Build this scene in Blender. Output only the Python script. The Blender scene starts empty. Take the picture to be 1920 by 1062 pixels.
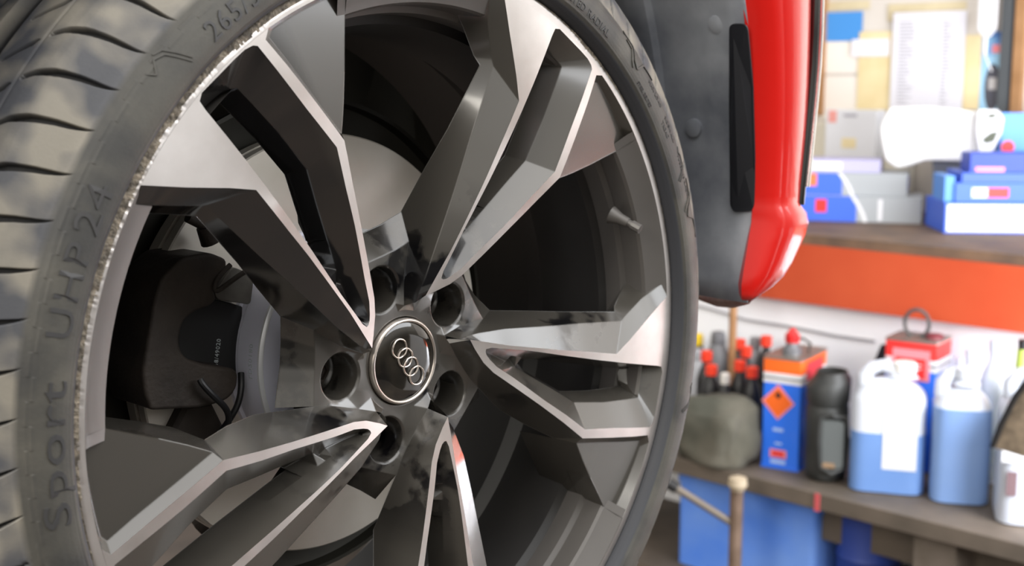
import bpy, bmesh, math, random
import numpy as np
from mathutils import Vector, Matrix
from mathutils.geometry import delaunay_2d_cdt
random.seed(7)
SC = bpy.context.scene
COL = SC.collection
PI = math.pi

# ------------------------------------------------------------------ camera, world, light, exposure
FPX = 2447.32
PITCH = math.radians(9.0)
CAMZ = 1.6
cd = bpy.data.cameras.new('camera')
cd.sensor_fit = 'HORIZONTAL'; cd.sensor_width = 36.0; cd.lens = FPX*36.0/1920.0
cd.clip_start = 0.02; cd.clip_end = 60
cd.dof.use_dof = True; cd.dof.focus_distance = 0.87
cd.dof.aperture_fstop = 8.5
cam = bpy.data.objects.new('camera', cd); COL.objects.link(cam)
cam.location = (0, 0, CAMZ); cam.rotation_euler = (PI/2-PITCH, 0, 0)
SC.camera = cam

W = bpy.data.worlds.new('world'); SC.world = W; W.use_nodes = True
nt = W.node_tree; nt.nodes.clear()
out = nt.nodes.new('ShaderNodeOutputWorld'); bg = nt.nodes.new('ShaderNodeBackground')
tc = nt.nodes.new('ShaderNodeTexCoord'); sp = nt.nodes.new('ShaderNodeSeparateXYZ')
rmp = nt.nodes.new('ShaderNodeValToRGB'); mr = nt.nodes.new('ShaderNodeMapRange')
nt.links.new(tc.outputs['Generated'], sp.inputs[0]); nt.links.new(sp.outputs['Z'], mr.inputs[0])
mr.inputs[1].default_value = -1; mr.inputs[2].default_value = 1
nt.links.new(mr.outputs[0], rmp.inputs[0]); nt.links.new(rmp.outputs[0], bg.inputs[0])
e = rmp.color_ramp.elements
e[0].position = 0.0; e[0].color = (.018, .017, .016, 1)
e[1].position = 1.0; e[1].color = (.80, .80, .82, 1)
for pos, c in ((.44, (.035, .032, .03, 1)), (.49, (.22, .21, .19, 1)), (.55, (.75, .71, .64, 1)), (.68, (.68, .65, .61, 1)), (.80, (.95, .93, .90, 1))):
    n = e.new(pos); n.color = c
bg.inputs[1].default_value = 0.75
nt.links.new(bg.outputs[0], out.inputs[0])

def area_light(name, loc, target, size, sizey, power, col=(1, 1, 1)):
    l = bpy.data.lights.new(name, 'AREA'); l.shape = 'RECTANGLE'; l.size = size; l.size_y = sizey
    l.energy = power; l.color = col
    o = bpy.data.objects.new(name, l); COL.objects.link(o); o.location = loc
    o.rotation_euler = (Vector(target)-Vector(loc)).to_track_quat('-Z', 'Y').to_euler()
    return o
area_light('doorway_daylight', (-2.4, -1.3, 3.0), (0.0, 0.9, 1.4), 2.4, 1.8, 92, (1, .94, .84))
area_light('window_daylight', (2.9, 0.9, 2.7), (1.3, 3.2, 1.1), 2.6, 1.8, 48, (.93, .96, 1))
area_light('wall_fill', (1.75, 1.75, 1.3), (1.95, 3.4, .75), 1.3, .9, 48, (.94, .96, 1))  # fill light added in front of the workshop wall to brighten it
area_light('overhead_fill', (0.6, 0.0, 3.5), (0.4, 1.0, 1.3), 3.4, 2.2, 30, (1, .97, .93))  # added soft overhead fill, spread wide so its reflections stay dim

SC.view_settings.view_transform = 'Standard'; SC.view_settings.look = 'None'
SC.view_settings.gamma = 1.0; SC.view_settings.use_curve_mapping = False
SC.view_settings.exposure = 0.52

# ------------------------------------------------------------------ geometry helpers
CP, SP = math.cos(PITCH), math.sin(PITCH)
CAM = Vector((0, 0, CAMZ))
def cw(v):                       # camera axes (x right, y down, z forward) to world
    x, y, z = v
    return Vector((x, CP*z - SP*y, -SP*z - CP*y))
def ray(px, py): return cw(((px-960)/FPX, (py-531)/FPX, 1.0))
def at_z(px, py, z):
    d = ray(px, py); return CAM + d*((z-CAMZ)/d.z)

# frame of the road wheel: x forward along the car, y up, z outboard
RM = [[0.6782132, -0.05665888, -0.73267771], [-0.04004562, 0.99269228, -0.11383492], [0.73377326, 0.10654488, 0.67098807]]
HUB = CAM + cw((-0.05129368, 0.05870145, 0.89269901))
wx = cw([RM[i][0] for i in range(3)]); wy = -cw([RM[i][1] for i in range(3)]); wz = -cw([RM[i][2] for i in range(3)])
WM = Matrix(((wx.x, wy.x, wz.x, HUB.x), (wx.y, wy.y, wz.y, HUB.y), (wx.z, wy.z, wz.z, HUB.z), (0, 0, 0, 1)))
WI = WM.inverted()
def on_wz(px, py, z):            # point of the wheel frame where the line of sight meets the plane at depth z
    o = WI @ CAM; d = WI.to_3x3() @ ray(px, py)
    return o + d*((z-o.z)/d.z)
def P(r, th, z):                 # th in degrees, clockwise seen from outside
    a = math.radians(th); return (r*math.cos(a), -r*math.sin(a), z)
def zp(r):
    s = r/.27; return -.02556247 + .06374625*s - .03735976*s*s

def link(o, parent=None):
    COL.objects.link(o)
    if parent: o.parent = parent
    return o
def mesh_obj(name, verts, faces, mats, parent=None, smooth=True, idx=None, sharp=None):
    me = bpy.data.meshes.new(name); me.from_pydata([tuple(v) for v in verts], [], faces)
    for m in (mats if isinstance(mats, (list, tuple)) else [mats]): me.materials.append(m)
    me.polygons.foreach_set('use_smooth', [smooth]*len(me.polygons))
    if idx is not None: me.polygons.foreach_set('material_index', idx)
    me.validate(); me.update()
    if sharp is not None: me.set_sharp_from_angle(angle=math.radians(sharp))
    return link(bpy.data.objects.new(name, me), parent)
def thing(name, label, cat, loc=(0, 0, 0), group=None, rz=0):
    o = bpy.data.objects.new(name, None); COL.objects.link(o); o.location = loc; o.rotation_euler = (0, 0, rz)
    o.empty_display_size = .05
    o['label'] = label; o['category'] = cat
    if group: o['group'] = group
    return o
def tag(o, label, cat, group=None):
    o['label'] = label; o['category'] = cat
    if group: o['group'] = group
    return o

class MB:
    """collects shapes for one mesh"""
    def __init__(s): s.v = []; s.f = []; s.m = []
    def add(s, vs, fs, mi=0):
        n = len(s.v); s.v += [tuple(v) for v in vs]; s.f += [tuple(i+n for i in f) for f in fs]; s.m += [mi]*len(fs); return s
    def box(s, x0, x1, y0, y1, z0, z1, mi=0):
        v = [(x, y, z) for z in (z0, z1) for y in (y0, y1) for x in (x0, x1)]
        return s.add(v, [(0, 2, 3, 1), (4, 5, 7, 6), (0, 1, 5, 4), (2, 6, 7, 3), (0, 4, 6, 2), (1, 3, 7, 5)], mi)
    def lathe(s, prof, n=32, c=(0, 0, 0), axis='z', mi=0, cap=True):
        vs = []; fs = []
        for r, z in prof:
            for k in range(n):
                a = 2*PI*k/n
                p = (r*math.cos(a), r*math.sin(a), z)
                if axis == 'x': p = (p[2], p[0], p[1])
                if axis == 'y': p = (p[0], p[2], p[1])
                vs.append((p[0]+c[0], p[1]+c[1], p[2]+c[2]))
        for j in range(len(prof)-1):
            for k in range(n):
                a, b = j*n+k, j*n+(k+1) % n
                fs.append((a, b, b+n, a+n))
        if cap:
            fs.append(tuple(range(n))[::-1]); fs.append(tuple(range((len(prof)-1)*n, len(prof)*n)))
        return s.add(vs, fs, mi)
    def tube(s, pts, r, n=10, mi=0, closed=False):
        pts = [Vector(p) for p in pts]; rs = r if isinstance(r, (list, tuple)) else [r]*len(pts)
        vs = []; fs = []; up = None
        m = len(pts)
        for i, p in enumerate(pts):
            if closed: t = (pts[(i+1) % m]-pts[i-1]).normalized()
            else: t = (pts[min(i+1, m-1)]-pts[max(i-1, 0)]).normalized()
            if up is None:
                up = Vector((0, 0, 1)) if abs(t.z) < .9 else Vector((1, 0, 0))
            a = t.cross(up).normalized(); b = a.cross(t).normalized(); up = b
            for k in range(n):
                g = 2*PI*k/n; vs.append(p + a*math.cos(g)*rs[i] + b*math.sin(g)*rs[i])
        for i in range(m if closed else m-1):
            for k in range(n):
                a0, b0 = i*n+k, i*n+(k+1) % n
                a1, b1 = ((i+1) % m)*n+k, ((i+1) % m)*n+(k+1) % n
                fs.append((a0, b0, b1, a1))
        if not closed: fs.append(tuple(range(n))[::-1]); fs.append(tuple(range((m-1)*n, m*n)))
        return s.add(vs, fs, mi)
    def prism(s, poly, z0, z1, mi=0):
        n = len(poly)
        vs = [(x, y, z0) for x, y in poly]+[(x, y, z1) for x, y in poly]
        fs = [tuple(range(n))[::-1], tuple(range(n, 2*n))]+[(i, (i+1) % n, n+(i+1) % n, n+i) for i in range(n)]
        return s.add(vs, fs, mi)
    def build(s, name, mats, parent=None, smooth=False, bevel=0, sharp=35, seg=2, sub=0):
        o = mesh_obj(name, s.v, s.f, mats, parent, smooth=smooth or bevel > 0, idx=s.m)
        bm = bmesh.new(); bm.from_mesh(o.data); bmesh.ops.recalc_face_normals(bm, faces=bm.faces); bm.to_mesh(o.data); bm.free()
        if smooth or bevel: o.data.set_sharp_from_angle(angle=math.radians(sharp))
        if bevel:
            b = o.modifiers.new('bevel', 'BEVEL'); b.width = bevel; b.segments = seg; b.limit_method = 'ANGLE'; b.angle_limit = math.radians(35); b.harden_normals = True
        if sub:
            b = o.modifiers.new('sub', 'SUBSURF'); b.levels = sub; b.render_levels = sub
        return o

def rpoly(pts, r=.01, n=4):      # polygon with rounded corners
    o = []; m = len(pts)
    for i in range(m):
        p = Vector(pts[i]); a = (Vector(pts[i-1])-p); b = (Vector(pts[(i+1) % m])-p)
        rr = min(r, a.length*.45, b.length*.45); p0 = p+a.normalized()*rr; p1 = p+b.normalized()*rr
        for k in range(n+1):
            t = k/n; q = p0*(1-t)**2 + p*2*t*(1-t) + p1*t*t; o.append((q.x, q.y))
    return o

# ------------------------------------------------------------------ material helpers
def newmat(name):
    m = bpy.data.materials.new(name); m.use_nodes = True
    n = m.node_tree.nodes; b = n['Principled BSDF']
    return m, m.node_tree, n, b
def rgb(c): return (c[0], c[1], c[2], 1)
def mat(name, c, rough=.5, metal=0, c2=None, scale=8, amount=.5, bump=0, bscale=60, coat=0, spec=None, trans=0, emit=None, detail=6):
    m, t, n, b = newmat(name)
    b.inputs['Base Color'].default_value = rgb(c); b.inputs['Roughness'].default_value = rough; b.inputs['Metallic'].default_value = metal
    if coat: b.inputs['Coat Weight'].default_value = coat; b.inputs['Coat Roughness'].default_value = .04
    if spec is not None: b.inputs['Specular IOR Level'].default_value = spec
    if trans: b.inputs['Transmission Weight'].default_value = trans
    co = n.new('ShaderNodeTexCoord')
    if c2 is not None:
        z = n.new('ShaderNodeTexNoise'); z.inputs['Scale'].default_value = scale; z.inputs['Detail'].default_value = detail
        t.links.new(co.outputs['Object'], z.inputs[0])
        r = n.new('ShaderNodeValToRGB'); w = .5-.45*min(amount, 1)*.9
        r.color_ramp.elements[0].position = max(0, .5-w*.5); r.color_ramp.elements[1].position = min(1, .5+w*.5)
        r.color_ramp.elements[0].color = rgb(c); r.color_ramp.elements[1].color = rgb(c2)
        t.links.new(z.outputs[0], r.inputs[0]); t.links.new(r.outputs[0], b.inputs['Base Color'])
    if bump:
        z = n.new('ShaderNodeTexNoise'); z.inputs['Scale'].default_value = bscale; z.inputs['Detail'].default_value = 5
        t.links.new(co.outputs['Object'], z.inputs[0])
        u = n.new('ShaderNodeBump'); u.inputs['Strength'].default_value = bump; u.inputs['Distance'].default_value = .002
        t.links.new(z.outputs[0], u.inputs['Height']); t.links.new(u.outputs[0], b.inputs['Normal'])
    return m

def painted_metal():
    """gloss dark wheel paint, hazed with dry brake dust that fingers have wiped away in places"""
    m, t, n, b = newmat('wheel_paint')
    co = n.new('ShaderNodeTexCoord')
    na = n.new('ShaderNodeTexNoise'); na.inputs['Scale'].default_value = 16; na.inputs['Detail'].default_value = 3; na.inputs['Distortion'].default_value = .6
    t.links.new(co.outputs['Object'], na.inputs[0])
    nb = n.new('ShaderNodeTexNoise'); nb.inputs['Scale'].default_value = 110; nb.inputs['Detail'].default_value = 5
    t.links.new(co.outputs['Object'], nb.inputs[0])
    ad = n.new('ShaderNodeMath'); ad.operation = 'MULTIPLY_ADD'; t.links.new(nb.outputs[0], ad.inputs[0]); ad.inputs[1].default_value = .22
    t.links.new(na.outputs[0], ad.inputs[2])
    r = n.new('ShaderNodeValToRGB'); r.color_ramp.elements[0].position = .50; r.color_ramp.elements[1].position = .575
    t.links.new(ad.outputs[0], r.inputs[0])
    # wiping happened near the hub: dust is even further out
    vl = n.new('ShaderNodeVectorMath'); vl.operation = 'LENGTH'; t.links.new(co.outputs['Object'], vl.inputs[0])
    mr = n.new('ShaderNodeMapRange'); mr.inputs[1].default_value = .085; mr.inputs[2].default_value = .135; t.links.new(vl.outputs['Value'], mr.inputs[0])
    mx = n.new('ShaderNodeMath'); mx.operation = 'MAXIMUM'; t.links.new(r.outputs[0], mx.inputs[0])
    n0 = n.new('ShaderNodeVectorMath'); n0.operation = 'NORMALIZE'; t.links.new(co.outputs['Object'], n0.inputs[0])
    d0 = n.new('ShaderNodeVectorMath'); d0.operation = 'DOT_PRODUCT'; t.links.new(n0.outputs[0], d0.inputs[0]); d0.inputs[1].default_value = (1, .06, 0)
    b0 = n.new('ShaderNodeMapRange'); b0.inputs[1].default_value = .972; b0.inputs[2].default_value = .992; b0.inputs[3].default_value = 1; b0.inputs[4].default_value = 0; t.links.new(d0.outputs['Value'], b0.inputs[0])
    fm = n.new('ShaderNodeMath'); fm.operation = 'MULTIPLY'; t.links.new(mr.outputs[0], fm.inputs[0]); t.links.new(b0.outputs[0], fm.inputs[1]); t.links.new(fm.outputs[0], mx.inputs[1])
    # upper-left spoke: shade of its slopes put into the colour by thinning the dust
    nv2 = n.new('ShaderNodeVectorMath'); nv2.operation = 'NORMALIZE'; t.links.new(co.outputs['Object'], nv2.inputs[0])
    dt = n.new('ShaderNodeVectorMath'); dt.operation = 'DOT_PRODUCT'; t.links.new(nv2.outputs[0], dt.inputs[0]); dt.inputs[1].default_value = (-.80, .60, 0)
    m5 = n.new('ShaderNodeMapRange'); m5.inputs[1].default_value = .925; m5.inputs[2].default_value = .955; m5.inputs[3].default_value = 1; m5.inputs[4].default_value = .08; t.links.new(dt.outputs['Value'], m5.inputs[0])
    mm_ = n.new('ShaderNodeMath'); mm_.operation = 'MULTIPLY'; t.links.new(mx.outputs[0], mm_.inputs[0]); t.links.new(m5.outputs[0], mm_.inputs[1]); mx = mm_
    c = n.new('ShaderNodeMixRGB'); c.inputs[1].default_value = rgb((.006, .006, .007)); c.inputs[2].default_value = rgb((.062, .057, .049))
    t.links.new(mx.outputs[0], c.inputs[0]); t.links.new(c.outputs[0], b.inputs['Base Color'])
    rr = n.new('ShaderNodeMapRange'); rr.inputs[3].default_value = .10; rr.inputs[4].default_value = .27
    t.links.new(mx.outputs[0], rr.inputs[0]); t.links.new(rr.outputs[0], b.inputs['Roughness'])
    b.inputs['Metallic'].default_value = .0; b.inputs['Specular IOR Level'].default_value = .85
    b.inputs['Coat Weight'].default_value = .9; b.inputs['Coat Roughness'].default_value = .12
    bv = n.new('ShaderNodeBevel'); bv.samples = 4; bv.inputs['Radius'].default_value = .0014
    t.links.new(bv.outputs[0], b.inputs['Normal']); t.links.new(bv.outputs[0], b.inputs['Coat Normal'])
    return m
def machined():
    """diamond-turned bare alloy: fine circular tool marks"""
    m, t, n, b = newmat('machined_alloy')
    co = n.new('ShaderNodeTexCoord'); sx = n.new('ShaderNodeSeparateXYZ'); t.links.new(co.outputs['Object'], sx.inputs[0])
    cb = n.new('ShaderNodeCombineXYZ'); t.links.new(sx.outputs[0], cb.inputs[0]); t.links.new(sx.outputs[1], cb.inputs[1])
    vl = n.new('ShaderNodeVectorMath'); vl.operation = 'LENGTH'; t.links.new(cb.outputs[0], vl.inputs[0])
    wv = n.new('ShaderNodeTexNoise'); wv.noise_dimensions = '1D'; wv.inputs['Scale'].default_value = 2600; wv.inputs['Detail'].default_value = 1
    t.links.new(vl.outputs['Value'], wv.inputs['W'])
    nz = n.new('ShaderNodeTexNoise'); nz.inputs['Scale'].default_value = 30; nz.inputs['Detail'].default_value = 8; t.links.new(co.outputs['Object'], nz.inputs[0])
    r = n.new('ShaderNodeValToRGB'); r.color_ramp.elements[0].position = .3; r.color_ramp.elements[1].position = .72
    r.color_ramp.elements[0].color = rgb((.50, .465, .44)); r.color_ramp.elements[1].color = rgb((.62, .585, .56))
    t.links.new(nz.outputs[0], r.inputs[0]); t.links.new(r.outputs[0], b.inputs['Base Color'])
    b.inputs['Metallic'].default_value = .85; b.inputs['Roughness'].default_value = .38
    tg = n.new('ShaderNodeTangent'); tg.direction_type = 'RADIAL'; tg.axis = 'Z'
    b.inputs['Anisotropic'].default_value = .55; t.links.new(tg.outputs[0], b.inputs['Tangent'])
    u = n.new('ShaderNodeBump'); u.inputs['Strength'].default_value = .12; u.inputs['Distance'].default_value = .0002
    t.links.new(wv.outputs[0], u.inputs['Height']); t.links.new(u.outputs[0], b.inputs['Normal'])
    return m
def rubber(name, dusty=1.0):
    m, t, n, b = newmat(name)
    co = n.new('ShaderNodeTexCoord')
    na = n.new('ShaderNodeTexNoise'); na.inputs['Scale'].default_value = 22; na.inputs['Detail'].default_value = 6; na.inputs['Distortion'].default_value = .4
    t.links.new(co.outputs['Object'], na.inputs[0])
    r = n.new('ShaderNodeValToRGB'); r.color_ramp.elements[0].position = .38; r.color_ramp.elements[1].position = .68
    r.color_ramp.elements[0].color = rgb((.050, .050, .048)); r.color_ramp.elements[1].color = rgb((.105, .100, .085))
    t.links.new(na.outputs[0], r.inputs[0])
    # worn running surface is paler than the sidewall
    sx = n.new('ShaderNodeSeparateXYZ'); t.links.new(co.outputs['Object'], sx.inputs[0])
    cb = n.new('ShaderNodeCombineXYZ'); t.links.new(sx.outputs[0], cb.inputs[0]); t.links.new(sx.outputs[1], cb.inputs[1])
    vl = n.new('ShaderNodeVectorMath'); vl.operation = 'LENGTH'; t.links.new(cb.outputs[0], vl.inputs[0])
    m1 = n.new('ShaderNodeMapRange'); m1.inputs[1].default_value = .3015; m1.inputs[2].default_value = .3045; t.links.new(vl.outputs['Value'], m1.inputs[0])
    nb = n.new('ShaderNodeTexNoise'); nb.inputs['Scale'].default_value = 30; nb.inputs['Detail'].default_value = 2; t.links.new(co.outputs['Object'], nb.inputs[0])
    r2 = n.new('ShaderNodeValToRGB'); r2.color_ramp.elements[0].position = .40; r2.color_ramp.elements[1].position = .62
    r2.color_ramp.elements[0].color = rgb((.085, .088, .098)); r2.color_ramp.elements[1].color = rgb((.27, .25, .21)); t.links.new(nb.outputs[0], r2.inputs[0])
    c = n.new('ShaderNodeMixRGB'); t.links.new(m1.outputs[0], c.inputs[0]); t.links.new(r.outputs[0], c.inputs[1]); t.links.new(r2.outputs[0], c.inputs[2])
    m3 = n.new('ShaderNodeMapRange'); m3.inputs[1].default_value = .2742; m3.inputs[2].default_value = .2752; t.links.new(vl.outputs['Value'], m3.inputs[0])
    c3 = n.new('ShaderNodeMixRGB'); t.links.new(m3.outputs[0], c3.inputs[0]); c3.inputs[1].default_value = rgb((.050, .053, .062)); t.links.new(c.outputs[0], c3.inputs[2]); c = c3
    # groove walls and floors are coloured near black
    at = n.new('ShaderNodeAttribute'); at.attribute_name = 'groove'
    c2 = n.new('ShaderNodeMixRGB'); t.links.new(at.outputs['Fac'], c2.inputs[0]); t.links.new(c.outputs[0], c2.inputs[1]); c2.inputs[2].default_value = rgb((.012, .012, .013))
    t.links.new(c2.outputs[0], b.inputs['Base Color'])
    b.inputs['Roughness'].default_value = .55; b.inputs['Specular IOR Level'].default_value = .45
    z = n.new('ShaderNodeTexNoise'); z.inputs['Scale'].default_value = 500; t.links.new(co.outputs['Object'], z.inputs[0])
    u = n.new('ShaderNodeBump'); u.inputs['Strength'].default_value = .25; u.inputs['Distance'].default_value = .0005
    t.links.new(z.outputs[0], u.inputs['Height']); t.links.new(u.outputs[0], b.inputs['Normal'])
    return m

M = {}
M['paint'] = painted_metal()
M['machined'] = machined()
M['scuffed'] = mat('kerbed_alloy', (.12, .105, .085), .65, .3, (.36, .31, .24), 160, .7, .9, 420)
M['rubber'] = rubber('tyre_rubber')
M['letter'] = mat('tyre_lettering_rubber', (.05, .05, .052), .5)
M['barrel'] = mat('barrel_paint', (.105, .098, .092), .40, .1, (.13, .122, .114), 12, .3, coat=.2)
M['deep'] = mat('dark_inner_barrel', (.022, .021, .021), .45, .1, (.034, .032, .030), 12, .3)
M['disc'] = mat('ground_iron', (.66, .61, .53), .42, .35, (.72, .67, .60), 30, .3)
M['hat'] = mat('disc_hat_coating', (.86, .87, 1.0), .35, .05)
M['iron'] = mat('cast_iron', (.020, .015, .012), .7, .1, (.042, .032, .025), 30, .4, .4, 200)
M['black'] = mat('black_plastic', (.012, .012, .013), .45)
M['liner'] = mat('arch_liner_plastic', (.13, .145, .18), .42, 0, (.50, .53, .58), 8, .55, .35, 60)
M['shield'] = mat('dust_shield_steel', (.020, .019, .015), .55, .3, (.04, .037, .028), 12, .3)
M['red'] = mat('red_car_paint', (.66, .012, .008), .3, 0, coat=.7, spec=.3)
M['gloss_black'] = mat('gloss_black', (.008, .008, .009), .08, coat=1)
M['chrome'] = mat('chrome', (.75, .75, .76), .12, 1)
M['cap_face'] = mat('cap_gloss_black', (.010, .009, .008), .06, 0, (.028, .024, .018), 60, .5, coat=1)
M['satin'] = mat('satin_silver', (.72, .66, .60), .28, .9)
M['print'] = mat('pale_print', (.55, .60, .62), .6)
M['white'] = mat('white_paper', (.86, .86, .87), .7)

# ------------------------------------------------------------------ the car (wheel corner seen close up)
car = thing('car', 'red car with grey and black ten-arm alloy wheel, front corner only in view', 'car', (HUB.x, HUB.y, HUB.z-.345))
def wheel_part(o):               # a direct part of the car placed in the wheel frame
    o.matrix_parent_inverse = Matrix(); o.matrix_local = Matrix.Translation(-car.location) @ WM
    return o

# ---- rim
def revolve(prof, n, a0=0., a1=360.):
    full = abs(a1-a0-360) < 1e-6
    cols = n if full else n+1
    vs = []; fs = []
    for i in range(cols):
        th = a0+(a1-a0)*i/n
        for r, z in prof: vs.append(P(r, th, z))
    m = len(prof)
    for i in range(n):
        for j in range(m-1):
            a = i*m+j; b = ((i+1) % cols)*m+j
            fs.append((a, b, b+1, a+1))
    return vs, fs
mb = MB()
barrel = [(.2457, -.0079), (.2443, -.0105), (.2438, -.0265), (.2395, -.029), (.2385, -.0435), (.2325, -.047), (.2265, -.072), (.2265, -.105), (.2365, -.130), (.2385, -.205), (.2600, -.212), (.2680, -.226), (.2690, -.233), (.2630, -.236), (.2440, -.213), (.2430, -.130), (.232, -.108), (.232, -.070), (.249, -.040), (.254, -.020), (.262, -.014), (.2685, -.010)]
mb.add(*revolve(barrel, 240))
ring = [(.2628, .0008), (.2606, -.0004), (.2590, -.0018), (.2457, -.0079)]
for k in range(5):
    mb.add(*revolve(ring, 48, -40.5+72*k, -80.3+72*(k+1)+1.2))
mb.m = [1 if all(mb.v[i][2] < -.0425 for i in f) else 0 for f in mb.f]  # faces far inboard take the darker barrel material
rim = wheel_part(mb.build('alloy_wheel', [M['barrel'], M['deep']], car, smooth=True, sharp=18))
rim['label'] = 'dark grey painted rim barrel of the alloy wheel'
# ---- machined lip with kerb damage
lipp = [(.2628, .0010), (.2645, .0010), (.2662, .0010), (.2676, .0010), (.2686, .0009), (.2695, .0006), (.2701, .0000), (.2704, -.0018), (.2700, -.0060), (.2685, -.010)]
vs, fs = revolve(lipp, 1800)
rnd = random.Random(3)
def kerb(th):                    # how badly the edge is scraped round the rim
    t = th % 360
    k = 0
    for c, w, s in ((205, 46, 1.0), (232, 16, .9), (182, 24, .5), (303, 20, .6), (335, 30, .32), (25, 25, .2), (60, 20, .25)):
        k = max(k, s*max(0, 1-abs((t-c+180) % 360-180)/w)**.6)
    return k
noise1 = [rnd.random() for _ in range(1800)]
noise2 = [sum(noise1[(i+j) % 1800] for j in range(-6, 7))/13 for i in range(1800)]
idx = []
m = len(lipp); nv = []
lim = []
for i in range(1800):
    th = 360*i/1800; k = kerb(th)
    lim.append(.2702-(.0058*k*(.35+1.3*noise2[i])) if k > 0 else .28)
    for j, (r, z) in enumerate(lipp):
        if r > lim[i]:
            q = rnd.random()
            r -= .0008*k*q; z -= .0010*k*rnd.random()
        nv.append(P(r, th, z))
for i in range(1800):
    for j in range(m-1):
        idx.append(1 if (lipp[j][0]+lipp[j+1][0])/2 > lim[i] else 0)
lip = mesh_obj('rim_lip', nv, fs, [M['machined'], M['scuffed']], rim, True, idx)
lip['label'] = 'machined silver outer lip, kerb scuffed along its left and top'

# ---- spokes
def dens(ch, step=.006):         # densify a chain of (r, th, z) in 3D, returns cartesian points + cut counts
    pts = [Vector(P(*c)) for c in ch]; return pts
def subdiv(chains, step=.007):
    n = len(chains[0]); outs = [[] for _ in chains]
    C = [[Vector(P(*c)) for c in ch] for ch in chains]
    for i in range(n-1):
        L = max((c[i+1]-c[i]).length for c in C); k = max(1, int(L/step+.5))
        for o, c in zip(outs, C):
            for j in range(k): o.append(c[i].lerp(c[i+1], j/k))
    for o, c in zip(outs, C): o.append(c[-1])
    return outs
def F(r, th): return (r, th, zp(r))
# face outlines of one arm pair, all (radius, degrees)
left_f = [F(.0488, -89.3), F(.062, -83.3), F(.083, -77.8), F(.110, -74.6), F(.1375, -72.6), F(.1617, -71.6), F(.1975, -70.4), F(.2127, -73.2), F(.2377, -77.3), F(.2628, -80.3)]
left_b = [(.0430, -92.0, -.0230), (.060, -90.0, -.0165), (.083, -86.3, -.0128), (.110, -82.6, -.0112), (.1375, -80.3, -.0104), (.1650, -78.9, -.0098), (.2146, -76.95, -.0088), (.2190, -77.8, -.0086), (.2400, -80.6, -.0075), (.2600, -82.6, -.0015)]
left_c = [(.0400, -95.5, -.0320), (.0600, -93.5, -.0340), (.0841, -89.2, -.0360), (.1040, -88.0, -.0480), (.1375, -83.6, -.0375), (.1650, -81.3, -.0280), (.2130, -78.9, -.0150), (.2190, -79.6, -.0200), (.2385, -81.9, -.0270), (.2445, -83.6, -.0270)]
right_f = [F(.0488, -89.3), F(.0518, -80.6), F(.0600, -69.0), F(.0700, -63.0), F(.0860, -58.7), F(.1225, -53.2), F(.1500, -50.7), F(.1769, -48.8)]
right_g = [(.0420, -86.0, -.0300), (.0500, -72.0, -.0325), (.0620, -61.0, -.0335), (.0700, -56.5, -.0338), (.0818, -52.8, -.0342), (.1225, -48.4, -.0440), (.1480, -47.2, -.0360), (.1723, -46.8, -.0245)]
kink_f = [F(.1769, -48.8), F(.2050, -51.2), F(.2375, -53.3), F(.2585, -54.5), F(.2628, -53.3)]
rimarc = [F(.2628, -53.3), F(.2628, -49.), F(.2628, -45.), F(.2628, -42.5), F(.2628, -40.)]
win_r = [F(.2585, -56.0), F(.2395, -55.2), F(.2090, -53.7), F(.1762, -51.15), F(.1501, -53.1), F(.1243, -55.4), F(.0885, -61.9), F(.0722, -66.6), F(.0650, -71.3), F(.0622, -74.2), F(.0613, -76.6)]
win_s = [(.2443, -60.95, -.0064), (.2310, -60.3, -.0075), (.2050, -58.8, -.0105), (.1713, -57.2, -.0135), (.1480, -59.3, -.0160), (.1230, -62.2, -.0185), (.0920, -68.3, -.0215), (.0770, -72.4, -.0225), (.0690, -75.3, -.0220), (.0655, -76.8, -.0210), (.0640, -77.8, -.0200)]
win_h = [(.2420, -62.6, -.0240), (.2290, -62.0, -.0250), (.2030, -60.6, -.0275), (.1710, -59.2, -.0300), (.1490, -61.3, -.0320), (.1250, -64.4, -.0340), (.0970, -70.2, -.0360), (.0840, -73.8, -.0370), (.0760, -76.0, -.0370), (.0730, -77.0, -.0370), (.0715, -77.8, -.0370)]
win_l = [F(.0613, -76.6), F(.0618, -78.4), F(.0665, -78.6), F(.0977, -74.4), F(.1180, -72.4), F(.1365, -71.0), F(.1771, -69.1), F(.2152, -68.1), F(.2540, -67.5)]
win_ls = [(.0655, -76.4, -.0170), (.0662, -76.9, -.0165), (.0715, -76.3, -.0158), (.0985, -70.6, -.0168), (.1180, -69.2, -.0180), (.1365, -68.3, -.0190), (.1771, -67.1, -.0215), (.2152, -66.5, -.0235), (.2420, -66.2, -.0240)]
win_lh = [(.1180, -68.4, -.0340), (.1365, -67.7, -.0350), (.1771, -66.6, -.0350), (.2152, -66.0, -.0340), (.2400, -65.8, -.0330)]
win_o = [F(.2540, -67.5), F(.2600, -67.3), F(.2622, -66.3), F(.2615, -63.2), F(.2616, -60.2), F(.2617, -57.9), F(.2605, -56.6), F(.2585, -56.0)]
win_oi = [(.2420, -66.2, -.0240), (.2450, -66.0, -.0200), (.2475, -65.5, -.0150), (.2480, -63.6, -.0120), (.2475, -62.4, -.0100), (.2465, -61.8, -.0085), (.2455, -61.3, -.0070), (.2443, -60.95, -.0064)]
win_od = [(.2400, -65.8, -.033), (.2400, -65.6, -.032), (.2400, -65.2, -.030), (.2405, -64.4, -.0275), (.2408, -63.6, -.027), (.2412, -63.2, -.026), (.2416, -62.9, -.025), (.2420, -62.6, -.024)]

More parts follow.
